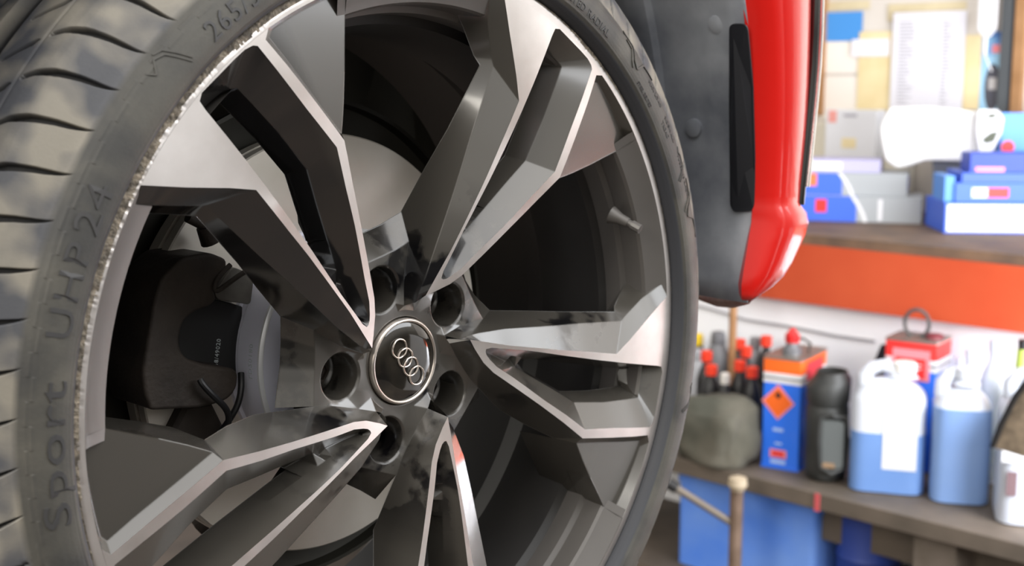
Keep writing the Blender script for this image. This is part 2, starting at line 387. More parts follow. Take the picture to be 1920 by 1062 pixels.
def strip(mb, A, B):
    n = len(mb.v); k = len(A)
    mb.v += [tuple(a) for a in A]+[tuple(b) for b in B]
    for i in range(k-1):
        mb.f.append((n+i, n+i+1, n+k+i+1, n+k+i)); mb.m.append(0)
def walls(mb, *chains, step=.007):
    ds = subdiv(chains, step)
    for a, b in zip(ds, ds[1:]): strip(mb, a, b)
    return ds
def dropc(ch, dz, th=0., mm=0.):  # same chain further inboard, mm metres sideways
    return [(r, t+th+math.degrees(mm/r), z+dz) for r, t, z in ch]

def tin(loops, holes, zf, inner=None, cell=None):
    """triangulate a region bounded by loops of (x, y, z); inner points may be added"""
    pts = []; edges = []; zs = []
    for lp in loops+holes:
        n = len(pts)
        for p in lp: pts.append(Vector((p[0], p[1]))); zs.append(p[2])
        edges += [(n+i, n+(i+1) % len(lp)) for i in range(len(lp))]
    for p in (inner or []): pts.append(Vector((p[0], p[1]))); zs.append(p[2])
    r = delaunay_2d_cdt(pts, edges, [], 0, 1e-7)
    vo, fo, ov = r[0], r[2], r[3]
    vz = [None]*len(vo)
    for i, o in enumerate(ov):
        if o: vz[i] = zs[o[0]]
    def inside(x, y, lp):
        c = False; n = len(lp)
        for i in range(n):
            a, b = lp[i], lp[i-1]
            if (a[1] > y) != (b[1] > y) and x < (b[0]-a[0])*(y-a[1])/(b[1]-a[1])+a[0]: c = not c
        return c
    fs = []
    for f in fo:
        x = sum(vo[i].x for i in f)/3; y = sum(vo[i].y for i in f)/3
        if any(inside(x, y, l) for l in loops) and not any(inside(x, y, h) for h in holes): fs.append(tuple(f))
    return [(v.x, v.y, z if z is not None else zf(math.hypot(v.x, v.y))) for v, z in zip(vo, vz)], fs
def chain(ch, step=.004): return subdiv([ch], step)[0]
LUG = (.0562, -42.2)
def spoke_body():
    mb = MB()
    # counter-clockwise flank of the broad arm: slope, wall, deep wall
    walls(mb, left_f, left_b, left_c, [(r, t+math.degrees(.020/max(r, .09)), z-.016) for r, t, z in left_c])
    # clockwise flank of the kinked arm
    walls(mb, right_f, right_g, [(r, t-math.degrees(.018/max(r, .09)), z-.016) for r, t, z in right_g])
    # big sloping pocket outside the kink
    V = (.1790, -47.3, -.0062); Wp = (.2457, -38.9, -.0079)
    inner = [V, (.1950, -44.4, -.0066), (.2130, -42.0, -.0070), (.2300, -40.3, -.0074), Wp]
    pv = [Vector(P(*q)) for q in ((.1790, -47.4, -.0060), (.2565, -53.2, -.0040), (.2457, -38.9, -.0079))]
    pn = (pv[1]-pv[0]).cross(pv[2]-pv[0])
    def onp(ch):
        o_ = []
        for r, t, z in ch:
            q = Vector(P(r, t, 0)); o_.append((r, t, pv[0].z-((q.x-pv[0].x)*pn.x+(q.y-pv[0].y)*pn.y)/pn.z))
        return o_
    kinkb = [(.1790, -47.4, -.0060), (.2070, -50.0, -.0058), (.2385, -52.1, -.0050), (.2565, -53.2, -.0040), (.2592, -52.2, -.0030)]; kinkb = onp(kinkb); inner = onp(inner)
    walls(mb, kink_f, kinkb, step=.006)
    outer = kinkb
    arc = [F(.2628, -53.3+14.4*i/8) for i in range(1, 9)]
    arco = [F(.2628, -53.3+14.4*i/8) for i in range(9)]; arci = onp([(.2592, -52.2+12.9*i/8, 0) for i in range(9)])
    walls(mb, arco, arci, step=.006)
    walls(mb, [arco[-1], arci[-1]], [Wp, Wp])
    lp = chain(outer, .006) + [Vector(P(*q)) for q in arci[1:]] + chain(inner[::-1], .006)[:-1]
    tv_, tf_ = tin([[tuple(p) for p in lp]], [], lambda r: -.004); mb.add(tv_, tf_, 1)
    low = [(.1723, -46.8, -.0245), (.1930, -44.0, -.0280), (.2110, -42.2, -.0310), (.2270, -40.9, -.0340), (.2400, -39.6, -.0340)]
    walls(mb, inner, low, dropc(low, -.035, .4), step=.006)
    walls(mb, [F(.1769, -48.8), V], [(.1723, -46.8, -.0245), (.1723, -46.8, -.0245)])
    walls(mb, [Wp, (.2628, -38.9, zp(.2628))], [(.2400, -39.6, -.034), (.2440, -39.2, -.034)])
    # window between the arms
    walls(mb, win_r, win_s, step=.006)
    walls(mb, win_s[:6], win_h[:6], dropc(win_h[:6], -.014, 0, .016), step=.006)
    walls(mb, win_l, win_ls, step=.006)
    walls(mb, win_ls[4:], win_lh, dropc(win_lh, -.014, 0, -.014), step=.006)
    # closed floor of the pocket towards its pointed end
    corner = [(.1225, -64.4, -.0350), (.1205, -66.0, -.0360), (.1185, -67.6, -.0350)]
    lp = chain(win_s[5:], .006) + chain(win_ls[:5], .006) + [Vector(P(*q)) for q in corner[::-1]]
    tv_, tf_ = tin([[tuple(p) for p in lp]], [], lambda r: -.03, [P(.108, -67.6, -.0300), P(.097, -69.6, -.0240)]); mb.add(tv_, tf_)
    walls(mb, corner, [(r-.012, t, z-.014) for r, t, z in corner], step=.01)
    walls(mb, win_o, win_oi, win_od, dropc(win_od, -.03), step=.006)
    return mb
def machined_face():
    arc = [F(.2628, -80.3+27.0*i/12) for i in range(1, 12)]
    outer = chain(left_f)[:-1] + chain([F(.2628, -80.3)]+arc+[F(.2628, -53.3)])[:-1] + chain(kink_f[::-1])[:-1] + chain(right_f[::-1])[:-1]
    hole = chain(win_l)[:-1] + chain(win_o)[:-1] + chain(win_r)[:-1]
    fix = lambda lp: [(p.x, p.y, zp(math.hypot(p.x, p.y))) for p in lp]
    vs, fs = tin([fix(outer)], [fix(hole)], zp)
    return vs, fs
def rotz(vs, k):
    a = -2*PI*k/5; c, s = math.cos(a), math.sin(a)
    return [(x*c-y*s, x*s+y*c, z) for x, y, z in vs]
sb = spoke_body(); fv, ff = machined_face()
for k in range(5):
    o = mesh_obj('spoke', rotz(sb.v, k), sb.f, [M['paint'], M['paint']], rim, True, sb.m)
    bm = bmesh.new(); bm.from_mesh(o.data); bmesh.ops.remove_doubles(bm, verts=bm.verts, dist=1e-5); bmesh.ops.dissolve_degenerate(bm, dist=1e-6, edges=bm.edges); bm.normal_update()
    for f in bm.faces:
        if f.normal.z < 0: f.normal_flip()
    bm.to_mesh(o.data); bm.free()
    o.data.set_sharp_from_angle(angle=math.radians(14))
    for p_ in o.data.polygons:
        if p_.material_index == 1: p_.use_smooth = False; p_.material_index = 0
    v2 = rotz(fv, k)
    o = mesh_obj('machined_face', v2, ff, M['machined'], rim, True)
    bm = bmesh.new(); bm.from_mesh(o.data)
    for f in bm.faces:
        if f.normal.z < 0: f.normal_flip()
    bm.to_mesh(o.data); bm.free()
    nn = []
    for v in o.data.vertices:
        r = math.hypot(v.co.x, v.co.y); s = r/.27; dz = (.06374625-2*.03735976*s)/.27
        nv_ = Vector((-dz*v.co.x/r, -dz*v.co.y/r, 1)).normalized(); nn.append(nv_)
    o.data.normals_split_custom_set_from_vertices(nn)
    if k == 0: o['label'] = 'bare silver diamond-cut face of the spoke'

# ---- hub: one painted surface with five bolt recesses
def hub():
    mb = MB(); n = 0
    loopall = []; inner = []; edge = []
    for k in range(5):
        sh_ = lambda q: (q[0], q[1]+72*k, q[2])
        for q in right_g[1:4]: loopall.append(Vector(P(*sh_(q))))
        crest = [sh_(right_g[4]), sh_((.0790, -43.0, -.0345)), sh_((.0783, -34.5, -.0348)), sh_((.0795, -26.0, -.0352)), (left_c[2][0], left_c[2][1]+72*(k+1), left_c[2][2])]
        foot = [sh_((.1020, -50.2, -.0490)), sh_((.0960, -43.0, -.0520)), sh_((.0930, -34.5, -.0530)), sh_((.0955, -25.0, -.0520)), (left_c[3][0], left_c[3][1]+72*(k+1), left_c[3][2])]
        low = [(r-.026, t, -.072) for r, t, z in foot]
        ds = subdiv([crest, foot, low], .004)
        strip(mb, ds[0], ds[1]); strip(mb, ds[1], ds[2])
        loopall += ds[0]; edge += ds[2]
        loopall.append(Vector(P(*( left_c[1][0], left_c[1][1]+72*(k+1), left_c[1][2]))))
        loopall += [Vector(P(left_c[0][0], left_c[0][1]+72*(k+1), left_c[0][2])), Vector(P(.0405, -91.5+72*(k+1), -.0310)), Vector(P(right_g[0][0], right_g[0][1]+72*(k+1), right_g[0][2]))]
    holes = []
    bc = [Vector(P(.0318, 360*i/80, -.0352)) for i in range(80)]
    holes.append([tuple(v) for v in bc])
    lugs = []
    for k in range(5):
        c = Vector(P(LUG[0], LUG[1]+72*k, -.0345))
        lp = [(c.x+.0172*math.cos(a), c.y+.0172*math.sin(a), -.0347) for a in [2*PI*i/40 for i in range(40)]]
        holes.append(lp); lugs.append((c, lp))
    for i in range(90):
        inner.append(P(.0360, 4*i, -.0350))
    vs, fs = tin([[tuple(p) for p in loopall]], holes, lambda r: -.036, inner)
    mb.add(vs, fs)
    for c, lp in lugs:
        prof = [(.0172, None), (.0160, -.0360), (.0152, -.0395), (.0150, -.0610), (.0118, -.0640)]
        rings = [[Vector(p) for p in lp]]
        for r, z in prof[1:]: rings.append([Vector((c.x+r*math.cos(2*PI*i/40), c.y+r*math.sin(2*PI*i/40), z)) for i in range(40)])
        vv = [tuple(p) for rg in rings for p in rg]; f2 = []
        for j in range(len(rings)-1):
            for i in range(40): f2.append((j*40+i, j*40+(i+1) % 40, (j+1)*40+(i+1) % 40, (j+1)*40+i))
        f2.append(tuple(range(4*40, 5*40)))
        mb.add(vv, f2)
    # well the centre cap sits in, and the hub's outer wall
    mb.add(*revolve([(.0318, -.0352), (.0310, -.037), (.0305, -.046), (.0, -.046)], 80))
    mb.add([(p.x, p.y, -.0718) for p in edge], [tuple(range(len(edge)))])
    o = mesh_obj('hub', mb.v, mb.f, M['paint'], rim, True)
    bm = bmesh.new(); bm.from_mesh(o.data); bmesh.ops.remove_doubles(bm, verts=bm.verts, dist=1e-5); bm.normal_update()
    for f in bm.faces:
        if f.normal.z < -.02: f.normal_flip()
    bm.to_mesh(o.data); bm.free()
    o.data.set_sharp_from_angle(angle=math.radians(24))
    for c, lp in lugs:           # wheel bolts deep in their recesses
        b = MB(); b.lathe([(.0095, -.062), (.0095, -.058), (.0088, -.0575), (.0070, -.0570), (.0066, -.0590), (.0, -.0590)], 6, (c.x, c.y, 0), cap=False)
        b.build('wheel_bolt', M['iron'], rim, smooth=False)
    return o
hub()
# ---- centre cap with its ring emblem
b = MB(); b.add(*revolve([(.0306, -.0390), (.0306, -.0330), (.0300, -.0318), (.0290, -.0314), (.0281, -.0318), (.0278, -.0326)], 96))
b.build('cap_ring', M['satin'], rim, smooth=True, sharp=50)['label'] = 'silver ring around the centre cap'
b = MB(); b.add(*revolve([(.0279, -.0330), (.0260, -.0322), (.018, -.0314), (.008, -.0311), (.0, -.0310)], 96))
b.build('centre_cap', M['cap_face'], rim, smooth=True)
b = MB()
e0 = on_wz(748, 654, -.031); e1_ = on_wz(780, 704, -.031)
for i in range(4):
    c = e0.lerp(e1_, i/3)
    dd = (e1_-e0).length/3
    b.tube([(c.x+dd*.735*math.cos(2*PI*j/48), c.y+dd*.735*math.sin(2*PI*j/48), -.0306+(.0004 if (j//6+i) % 2 else 0)) for j in range(48)], .00065, 8, closed=True)
b.build('badge_rings', M['satin'], rim, smooth=True)['label'] = 'four interlinked silver rings'
# ---- valve stem on the barrel
v0 = on_wz(1146, 403, -.022); v1 = on_wz(1178, 418, -.008); v2 = on_wz(1198, 429, .001)
b = MB(); b.tube([v0, v0.lerp(v1, .5), v1], [.0075, .0048, .0038], 14); b.tube([v1, v2], .0030, 14); b.tube([v1.lerp(v2, .35), v2.lerp(v1, -.12)], .0040, 10)
b.build('valve_stem', M['barrel'], rim, smooth=True)

# ---- tyre
tprof = [(.262, -.012), (.2665, -.008), (.2697, -.003), (.2708, .003), (.2722, .0065), (.2738, .0090), (.2760, .0108), (.2785, .0117), (.2815, .0121), (.2850, .0120), (.2890, .0115), (.2930, .0103), (.2965, .0085), (.2995, .0062), (.3012, .0042), (.3030, .0023), (.3055, .0004), (.3085, -.0012), (.3130, -.0032), (.3185, -.0062), (.3225, -.0090), (.3262, -.0122), (.3295, -.0160), (.3320, -.0200), (.3342, -.0248), (.3358, -.0296), (.3372, -.0360), (.3385, -.0450), (.3394, -.0560), (.3400, -.0700), (.3405, -.090), (.3407, -.115), (.3405, -.140), (.3400, -.16), (.3385, -.185), (.336, -.200), (.332, -.210), (.324, -.222), (.306, -.232), (.285, -.240), (.268, -.241), (.262, -.235)]
# resample the profile finely by arc length
TP = np.array(tprof); seg = np.hypot(*np.diff(TP, axis=0).T); S = np.concatenate([[0], np.cumsum(seg)])
tot = S[-1]; s1 = np.arange(0, .145, .0007); s2 = np.arange(.145, .21, .0022); s3 = np.arange(.21, tot, .012)
ss = np.concatenate([s1, s2, s3, [tot]])
pr = np.interp(ss, S, TP[:, 0]); pz = np.interp(ss, S, TP[:, 1])
# normals of the profile (pointing out of the rubber)
dr = np.gradient(pr, ss); dz = np.gradient(pz, ss); nr = -dz; nz = dr
q = np.hypot(nr, nz); nr, nz = nr/q, nz/q
TH = np.concatenate([np.arange(0, 168, .25), np.arange(168, 238, .05), np.arange(238, 360, .25)]); NA = len(TH)
RR, AA = np.meshgrid(np.arange(len(ss)), TH)      # angle x profile
zz = pz[RR]; rr = pr[RR]
PER = 360./73
gz = np.array([-.0310, -.0285, -.0230, -.0148, -.0090, -.0030, .0038]); ga = np.array([-3.55, -3.15, -2.40, -1.75, -1.35, -.85, 0.])
off = np.interp(zz, gz, ga)
ph = ((AA - (-140.2) - off + PER/2) % PER) - PER/2          # degrees from a shoulder groove's middle
hw = np.interp(zz, [-.0305, -.029, -.0150, -.0030, .0030, .0045], [0, .30, .44, .30, .06, 0.])
dep = np.interp(zz, [-.031, -.029, -.012, .000, .0045], [0, .0055, .0055, .0030, 0])
side = (rr > .3005)
g = np.clip((hw-np.abs(ph))/.10, 0, 1)*side*(zz < .0045)*(zz > -.0306)
depth = g*dep
# second row of grooves beyond the fine circumferential sipe
off2 = np.interp(zz, [-.062, -.055, -.037, -.034], [-7.7, -6.8, -4.4, -3.9])
ph2 = ((AA-(-140.2)-off2+PER/2) % PER)-PER/2
hw2 = np.interp(zz, [-.056, -.0545, -.037, -.0345], [0, .26, .40, 0.])
g2 = np.clip((hw2-np.abs(ph2))/.20, 0, 1)*(zz < -.0340)*(zz > -.0565); depth = np.maximum(depth, g2*.005)
sip = np.clip(1-np.abs(zz+.0325)/.0011, 0, 1)*(rr > .33); depth = np.maximum(depth, sip*.0010)
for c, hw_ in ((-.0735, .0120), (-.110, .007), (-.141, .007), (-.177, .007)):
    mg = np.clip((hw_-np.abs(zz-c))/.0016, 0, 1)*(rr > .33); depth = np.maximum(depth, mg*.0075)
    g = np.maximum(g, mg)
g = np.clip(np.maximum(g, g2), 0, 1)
# moulded details of the sidewall: rim protector edge, fine rings, stepped pads
up = .0006*np.clip(1-np.abs(rr-.2768)/.0006, 0, 1)*(zz > 0)
blk = (((AA+141.0) % (PER)) < PER*.5)
up += .0005*np.clip(1-np.abs(rr-np.where(blk, .2990, .2968))/.0007, 0, 1)*(zz > 0)
vr = rr + nr[RR]*(up-depth); vz = zz + nz[RR]*(up-depth)
A = np.radians(AA)
co = np.stack([vr*np.cos(A), -vr*np.sin(A), vz], -1).reshape(-1, 3)
mcol = len(ss)
i0 = np.arange(NA)[:, None]; j0 = np.arange(mcol-1)[None, :]
a = i0*mcol+j0; bq = ((i0+1) % NA)*mcol+j0
quads = np.stack([a, a+1, bq+1, bq], -1).reshape(-1, 4)
me = bpy.data.meshes.new('tyre'); me.vertices.add(len(co)); me.vertices.foreach_set('co', co.ravel())
me.loops.add(quads.size); me.loops.foreach_set('vertex_index', quads.ravel().astype(np.int32))
me.polygons.add(len(quads)); me.polygons.foreach_set('loop_start', np.arange(0, quads.size, 4, dtype=np.int32)); me.polygons.foreach_set('loop_total', np.full(len(quads), 4, dtype=np.int32))
me.update(calc_edges=True); me.polygons.foreach_set('use_smooth', np.ones(len(quads), dtype=bool))
at = me.attributes.new('groove', 'FLOAT', 'POINT'); at.data.foreach_set('value', g.reshape(-1).astype(np.float32))
me.materials.append(M['rubber']); me.update()
tyre = wheel_part(link(bpy.data.objects.new('tyre', me), car))
tyre['label'] = 'low profile black tyre with slanting shoulder grooves'

def text_mesh(txt, size, extr=0.0004, res=3, space=1.0, bold=0.):
    cu = bpy.data.curves.new('t', 'FONT'); cu.body = txt; cu.size = size; cu.extrude = extr; cu.resolution_u = res; cu.space_character = space; cu.offset = bold
    o = bpy.data.objects.new('t', cu); COL.objects.link(o)
    dg = bpy.context.evaluated_depsgraph_get(); me = bpy.data.meshes.new_from_object(o.evaluated_get(dg))
    vs = [tuple(v.co) for v in me.vertices]; fs = [tuple(p.vertices) for p in me.polygons]
    bpy.data.objects.remove(o); bpy.data.curves.remove(cu); bpy.data.meshes.remove(me)
    return vs, fs
def side_text(txt, th0, r0, size, space=1.0, h=.0007, squash=1.0, name='sidewall_lettering', wide=1.0):
    """letters moulded on the sidewall; baseline at r0, reading clockwise from th0"""
    vs, fs = text_mesh(txt, size, .5, 3, space)
    s0 = float(np.interp(r0, tprof_r, tprof_s)); ov = []
    for x, y, z in vs:
        s = s0+y*squash
        r = float(np.interp(s, S, TP[:, 0])); zz_ = float(np.interp(s, S, TP[:, 1])); a = float(np.interp(s, ss, nr)); c = float(np.interp(s, ss, nz))
        hh = h if z > 0 else -.0006
        th = th0+math.degrees(x*wide/r0)
        ov.append(P(r+a*hh, th, zz_+c*hh))
    return mesh_obj(name, ov, fs, M['letter'], tyre, False)
tprof_r = TP[3:24, 0]; tprof_s = S[3:24]
side_text('Sport', 168.2, .2805, .0205, 1.06, wide=1.62)
side_text('UHP', 188.4, .2815, .0190, 1.1, wide=1.30)
side_text('24', 199.6, .2815, .0200, 1.05, wide=1.35)
side_text('265/30ZR20', 225.8, .2815, .0165, 1.1)
side_text('STEEL BELTED RADIAL', 284.0, .2795, .0080, 1.1, h=.0005)
side_text('TUBELESS', 262.0, .2880, .0080, 1.1, h=.0005)
for th, r, n, sz in ((314, .2905, 'MAX LOAD', .0048), (321, .2905, 'SIDEWALL', .0048), (321, .2840, 'TREAD', .0048), (328, .2905, 'TUBELESS RADIAL', .0048), (312, .2790, 'STEEL BELTED', .0038)):
    side_text(n, th, r, sz, 1.1, h=.0004)
# raised chevron pads on the sidewall
def side_pads():
    mb = MB()
    def pt(th, r, h):
        s = float(np.interp(r, tprof_r, tprof_s)); a = float(np.interp(s, ss, nr)); c = float(np.interp(s, ss, nz)); z = float(np.interp(s, S, TP[:, 1]))
        return P(r+a*h, th, z+c*h)
    def ribbon(pl, w=.0009, h=.0007):
        for (t0, r0), (t1, r1) in zip(pl, pl[1:]):
            n = 5; vs = []
            for i in range(n+1):
                t = t0+(t1-t0)*i/n; r = r0+(r1-r0)*i/n
                dx = math.radians(t1-t0)*r; dy = r1-r0; L = math.hypot(dx, dy); ox = -dy/L*w/2; oy = dx/L*w/2
                vs += [pt(t+math.degrees(ox/r), r+oy, -.0003), pt(t+math.degrees(ox/r), r+oy, h), pt(t-math.degrees(ox/r), r-oy, h), pt(t-math.degrees(ox/r), r-oy, -.0003)]
            fs = []
            for i in range(n):
                for j in range(3): fs.append((4*i+j, 4*i+j+1, 4*i+j+5, 4*i+j+4))
            mb.add(vs, fs)
    def done():
        mb.build('sidewall_pattern', M['rubber'], tyre, smooth=False); mb.v = []; mb.f = []; mb.m = []
    for base in (-139.6, -30.0, 10.0, 50.0, 100.0):
        for pl in ([(base-.6, .3000), (base+.4, .2985), (base+1.2, .2930), (base+2.2, .2850)], [(base-1.0, .2985), (base+.2, .2965), (base+1.0, .2905), (base+1.9, .2835)], [(base-2.8, .2975), (base-2.2, .2935), (base-1.0, .2985)]):
            ribbon(pl); done()
    for base in (-52., -24.):
        for pl, wd in (([(base-3, .2985), (base, .2975), (base+1.2, .2885), (base+2.4, .2860), (base+3.6, .2960), (base+7, .2990)], .0016), ([(base-2, .2950), (base-.4, .2935), (base+.6, .2860), (base+1.5, .2830)], .0012)):
            ribbon(pl, wd, .0009); done()
side_pads()

# ---- brake
b = MB(); b.add(*revolve([(.0890, -.118), (.0930, -.1175), (.1550, -.1175), (.1560, -.1185), (.1560, -.126), (.150, -.1265)], 128)); b.add(*revolve([(.150, -.131), (.1555, -.1315), (.1555, -.141), (.09, -.142)], 128))
for k in range(40): 
    a = 360*k/40; x0, y0, _ = P(.100, a, 0); x1, y1, _ = P(.153, a+3, 0); b.tube([(x0, y0, -.129), (x1, y1, -.129)], .0028, 4)
disc = wheel_part(b.build('brake_disc', M['disc'], car, smooth=True, sharp=30))
disc['label'] = 'pale ground face of the brake disc'
b = MB(); b.add(*revolve([(.0895, -.121), (.0895, -.1140), (.0875, -.1125), (.0872, -.108), (.0885, -.106), (.0885, -.0835), (.0865, -.0805), (.050, -.080), (.034, -.080), (.033, -.072), (.0, -.072)], 128))
b.build('disc_hat', M['hat'], disc, smooth=True, sharp=30)
b = MB(); b.add(*revolve([(.0888, -.0832), (.0886, -.0818), (.0872, -.0806), (.0860, -.0802)], 128)); b.build('hat_highlight', mat('hat_highlight_metal', (.95, .97, 1.0), .3, .3), disc, smooth=True)['label'] = 'pale ring drawn in as the highlight along the hat edge'  # pale ring added to draw the highlight line round the hat
def cyl_text(txt, th0, r, z0, size, parent, name, flip=False):
    vs, fs = text_mesh(txt, size, .0002, 2, 1.15); ov = []
    for x, y, z in vs: ov.append(P(r+.0002+z*.3, th0+math.degrees(x/r), z0+y))
    return mesh_obj(name, ov, fs, M['print'], parent, False)
cyl_text('LD20180', 171, .0885, -.0930, .0058, disc, 'stamped_lettering')
b = MB(); b.add(*revolve([(.060, -.149), (.165, -.149), (.178, -.146), (.180, -.138), (.183, -.138), (.181, -.150), (.165, -.153), (.060, -.153)], 96, -200, 100))
for th, r in ((-118, .135), (-95, .14), (-60, .14)):
    x, y, _ = P(r, th, 0); b.lathe([(.0075, -.149), (.0075, -.1455), (.004, -.1445), (0.001, -.1445)], 16, (x, y, 0))
wheel_part(b.build('dust_shield', M['shield'], car, smooth=True, sharp=30))
# knuckle and hub carrier behind the disc
b = MB(); b.lathe([(.058, -.150), (.058, -.185), (.045, -.20), (.045, -.26)], 32)
b.tube([(0, .04, -.19), (.01, .15, -.20), (.0, .26, -.24), (-.02, .36, -.30)], [.035, .026, .022, .02], 16)
b.tube([(0, -.05, -.20), (.0, -.13, -.21), (-.02, -.16, -.24)], [.035, .028, .02], 16)
b.tube([(-.04, 0, -.20), (-.13, .0, -.21), (-.16, .01, -.24)], [.03, .024, .02], 16)
b.tube([(0, 0, -.24), (.0, 0, -.60)], .018, 16)
wheel_part(b.build('steering_knuckle', M['iron'], car, smooth=True, sharp=50))
# caliper
def px_poly(pts, z): return [(on_wz(x, y, z).x, on_wz(x, y, z).y) for x, y in pts]
zc = -.088
cal = [(292, 560), (305, 520), (345, 482), (395, 474), (428, 487), (424, 515), (408, 530), (403, 548), (408, 562), (396, 574), (366, 585), (346, 602), (338, 626), (338, 655), (350, 672), (385, 684), (440, 692), (448, 702), (446, 728), (432, 748), (412, 757), (375, 766), (290, 770), (282, 768), (272, 740), (268, 700), (278, 640)]
b = MB(); b.prism(rpoly(px_poly(cal, zc), .004, 3), -.135, zc)
cp = wheel_part(b.build('brake_caliper', M['iron'], car, bevel=.005, seg=4))
cp['label'] = 'brown cast iron brake caliper'
b = MB(); b.prism(px_poly([(335, 580), (400, 560), (455, 575), (452, 700), (335, 700)], -.1100), -.1165, -.1100)
b.build('brake_pad', mat('pad_backplate', (.022, .022, .023), .6, .1), cp, bevel=.001)
tv, tf = text_mesh('348/49020', .0075, .0002, 2, 1.1)
t0 = on_wz(407, 695, -.1097); t1 = on_wz(414, 636, -.1097); dx = (t1-t0).normalized(); dy = Vector((-dx.y, dx.x, 0)); L = max(v[0] for v in tv)
sc = (t1-t0).length/L
mesh_obj('pad_print', [t0+dx*(v[0]*sc)+dy*(v[1]*sc)+Vector((0, 0, v[2])) for v in tv], tf, M['print'], cp, False)
b = MB(); c0 = on_wz(352, 408, -.10); c1 = on_wz(384, 424, -.10); c2 = on_wz(398, 452, -.10)
b.tube([c0, c1], .0035, 12); b.tube([c1, c2], [.006, .008], 14)
b.build('guide_pin', M['iron'], cp, smooth=True)
def wz_tube(name, pts, r, parent, m, zs=None):
    bb = MB(); q = [on_wz(x, y, z) for x, y, z in pts]
    # smooth the path
    for _ in range(2):
        q = [q[0]]+[p for a_, c_ in zip(q, q[1:]) for p in (a_.lerp(c_, .25), a_.lerp(c_, .75))]+[q[-1]]
    bb.tube(q, r, 10); return bb.build(name, m, parent, smooth=True)
wz_tube('wear_sensor_cable', [(375, 712, -.083), (380, 722, -.081), (402, 745, -.080), (424, 765, -.084), (430, 785, -.088), (425, 805, -.09), (408, 826, -.10)], .0022, cp, M['black'])
wz_tube('wear_sensor_cable', [(452, 700, -.095), (453, 728, -.090), (447, 758, -.090), (434, 782, -.092), (418, 805, -.096), (404, 824, -.10)], .0022, cp, M['black'])
wz_tube('retaining_spring', [(476, 503, -.086), (455, 512, -.084), (430, 530, -.082), (410, 545, -.083), (403, 545, -.085), (404, 528, -.086), (418, 510, -.088), (432, 497, -.088)], .0018, cp, M['iron'])
b = MB(); b.prism(rpoly(px_poly([(412, 534), (436, 500), (466, 512), (476, 528), (470, 572), (408, 562), (402, 548)], -.098), .003, 3), -.1165, -.098)
b.build('pad_ear', mat('dusty_steel', (.16, .15, .13), .55, .4, (.09, .08, .07), 60, .4), cp, bevel=.0015)
hx = on_wz(360, 803, -.115)
b = MB(); b.lathe([(.021, -.15), (.021, -.110), (.018, -.107), (.001, -.107)], 6, (hx.x, hx.y, 0)); b.lathe([(.026, -.15), (.026, -.128)], 24, (hx.x, hx.y, 0))
b.build('carrier_bolt', M['iron'], cp, smooth=False)

# ---- wheel arch liner: a curved moulded shell round the tyre, its front leg dropping behind the bumper
def liner():
    mb = MB(); path = []
    for i in range(5): path.append((.381+.004*i/4, .026+.074*i/4, 1, 0))
    for i in range(1, 61):
        a = math.radians(190*i/60); r = .385+.012*min(1, i/22); path.append((r*math.cos(a), .10+r*math.sin(a), math.cos(a), math.sin(a)))
    sec = [(.002, .002), (.003, -.02), (.010, -.06), (.011, -.105), (.004, -.108), (.003, -.16), (.010, -.165), (.010, -.21), (-.004, -.26), (-.017, -.33), (-.04, -.40), (-.12, -.42)]
    vs = []; m_ = len(sec)
    for x, y, nx_, ny_ in path:
        for e_, z in sec: vs.append((x+nx_*e_, y+ny_*e_, z))
    fs = [(i*m_+j, i*m_+j+1, (i+1)*m_+j+1, (i+1)*m_+j) for i in range(len(path)-1) for j in range(m_-1)]
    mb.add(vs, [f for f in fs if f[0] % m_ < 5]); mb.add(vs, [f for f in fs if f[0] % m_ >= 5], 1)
    mb.add(*revolve([(.42, -.40), (.30, -.42), (.10, -.43), (.06, -.43)], 90, -4, -200), 1)
    return mb
ln = wheel_part(liner().build('wheel_arch_liner', [M['liner'], M['shield']], car, smooth=True, sharp=25))
sol = ln.modifiers.new('s', 'SOLIDIFY'); sol.thickness = .003; sol.offset = -1
ln['label'] = 'grimy dark grey plastic wheel arch liner'
def uncyl(px, py, r):            # sight line meeting the liner's curved front leg
    o = WI @ CAM; d = WI.to_3x3() @ ray(px, py); oy = o.y-.10
    a = d.x**2+d.y**2; bb = 2*(o.x*d.x+oy*d.y); c = o.x**2+oy**2-r*r
    t = (-bb+math.sqrt(bb*bb-4*a*c))/(2*a); q = o+d*t
    if q.y < .10: q = o+d*((r-o.x)/d.x)
    return q
def liner_patch(name, pts, r, m, thick=.003, rad=.006):
    q = [uncyl(x, y, r) for x, y in pts]
    poly = rpoly([(math.atan2(p.y-.10, p.x)*r if p.y > .10 else p.y-.10, p.z) for p in q], rad, 4)
    n = len(poly); vs = []
    for rr_ in (r, r-thick):
        for a, z in poly: vs.append((rr_*math.cos(a/r), .10+rr_*math.sin(a/r), z) if a > 0 else (rr_, .10+a, z))
    mb = MB(); mb.add(vs, [tuple(range(n)), tuple(range(n, 2*n))]+[(i, (i+1) % n, n+(i+1) % n, n+i) for i in range(n)])
    return mb.build(name, m, ln, smooth=False)
liner_patch('air_curtain_slot', [(1368, 44), (1402, 44), (1412, 150), (1417, 330), (1414, 396), (1378, 398), (1370, 385), (1368, 200)], .3835, mat('slot_plastic', (.012, .013, .018), .5), .0015)
for px_, py_ in ((1344, 46), (1357, 510), (1300, 240)):
    c = uncyl(px_, py_, .392); nrm = Vector((c.x, max(0, c.y-.10), 0)).normalized()
    b = MB(); b.tube([c+nrm*.004, c-nrm*.001, c-nrm*.0020], [.0085, .0085, .006], 18)
    b.build('liner_clip', M['liner'], ln, smooth=True)
b = MB(); pts_ = [(on_wz(x, y, z)) for x, y, z in ((1300, 548, -.12), (1345, 560, -.07), (1375, 562, -.03), (1398, 560, -.002))]
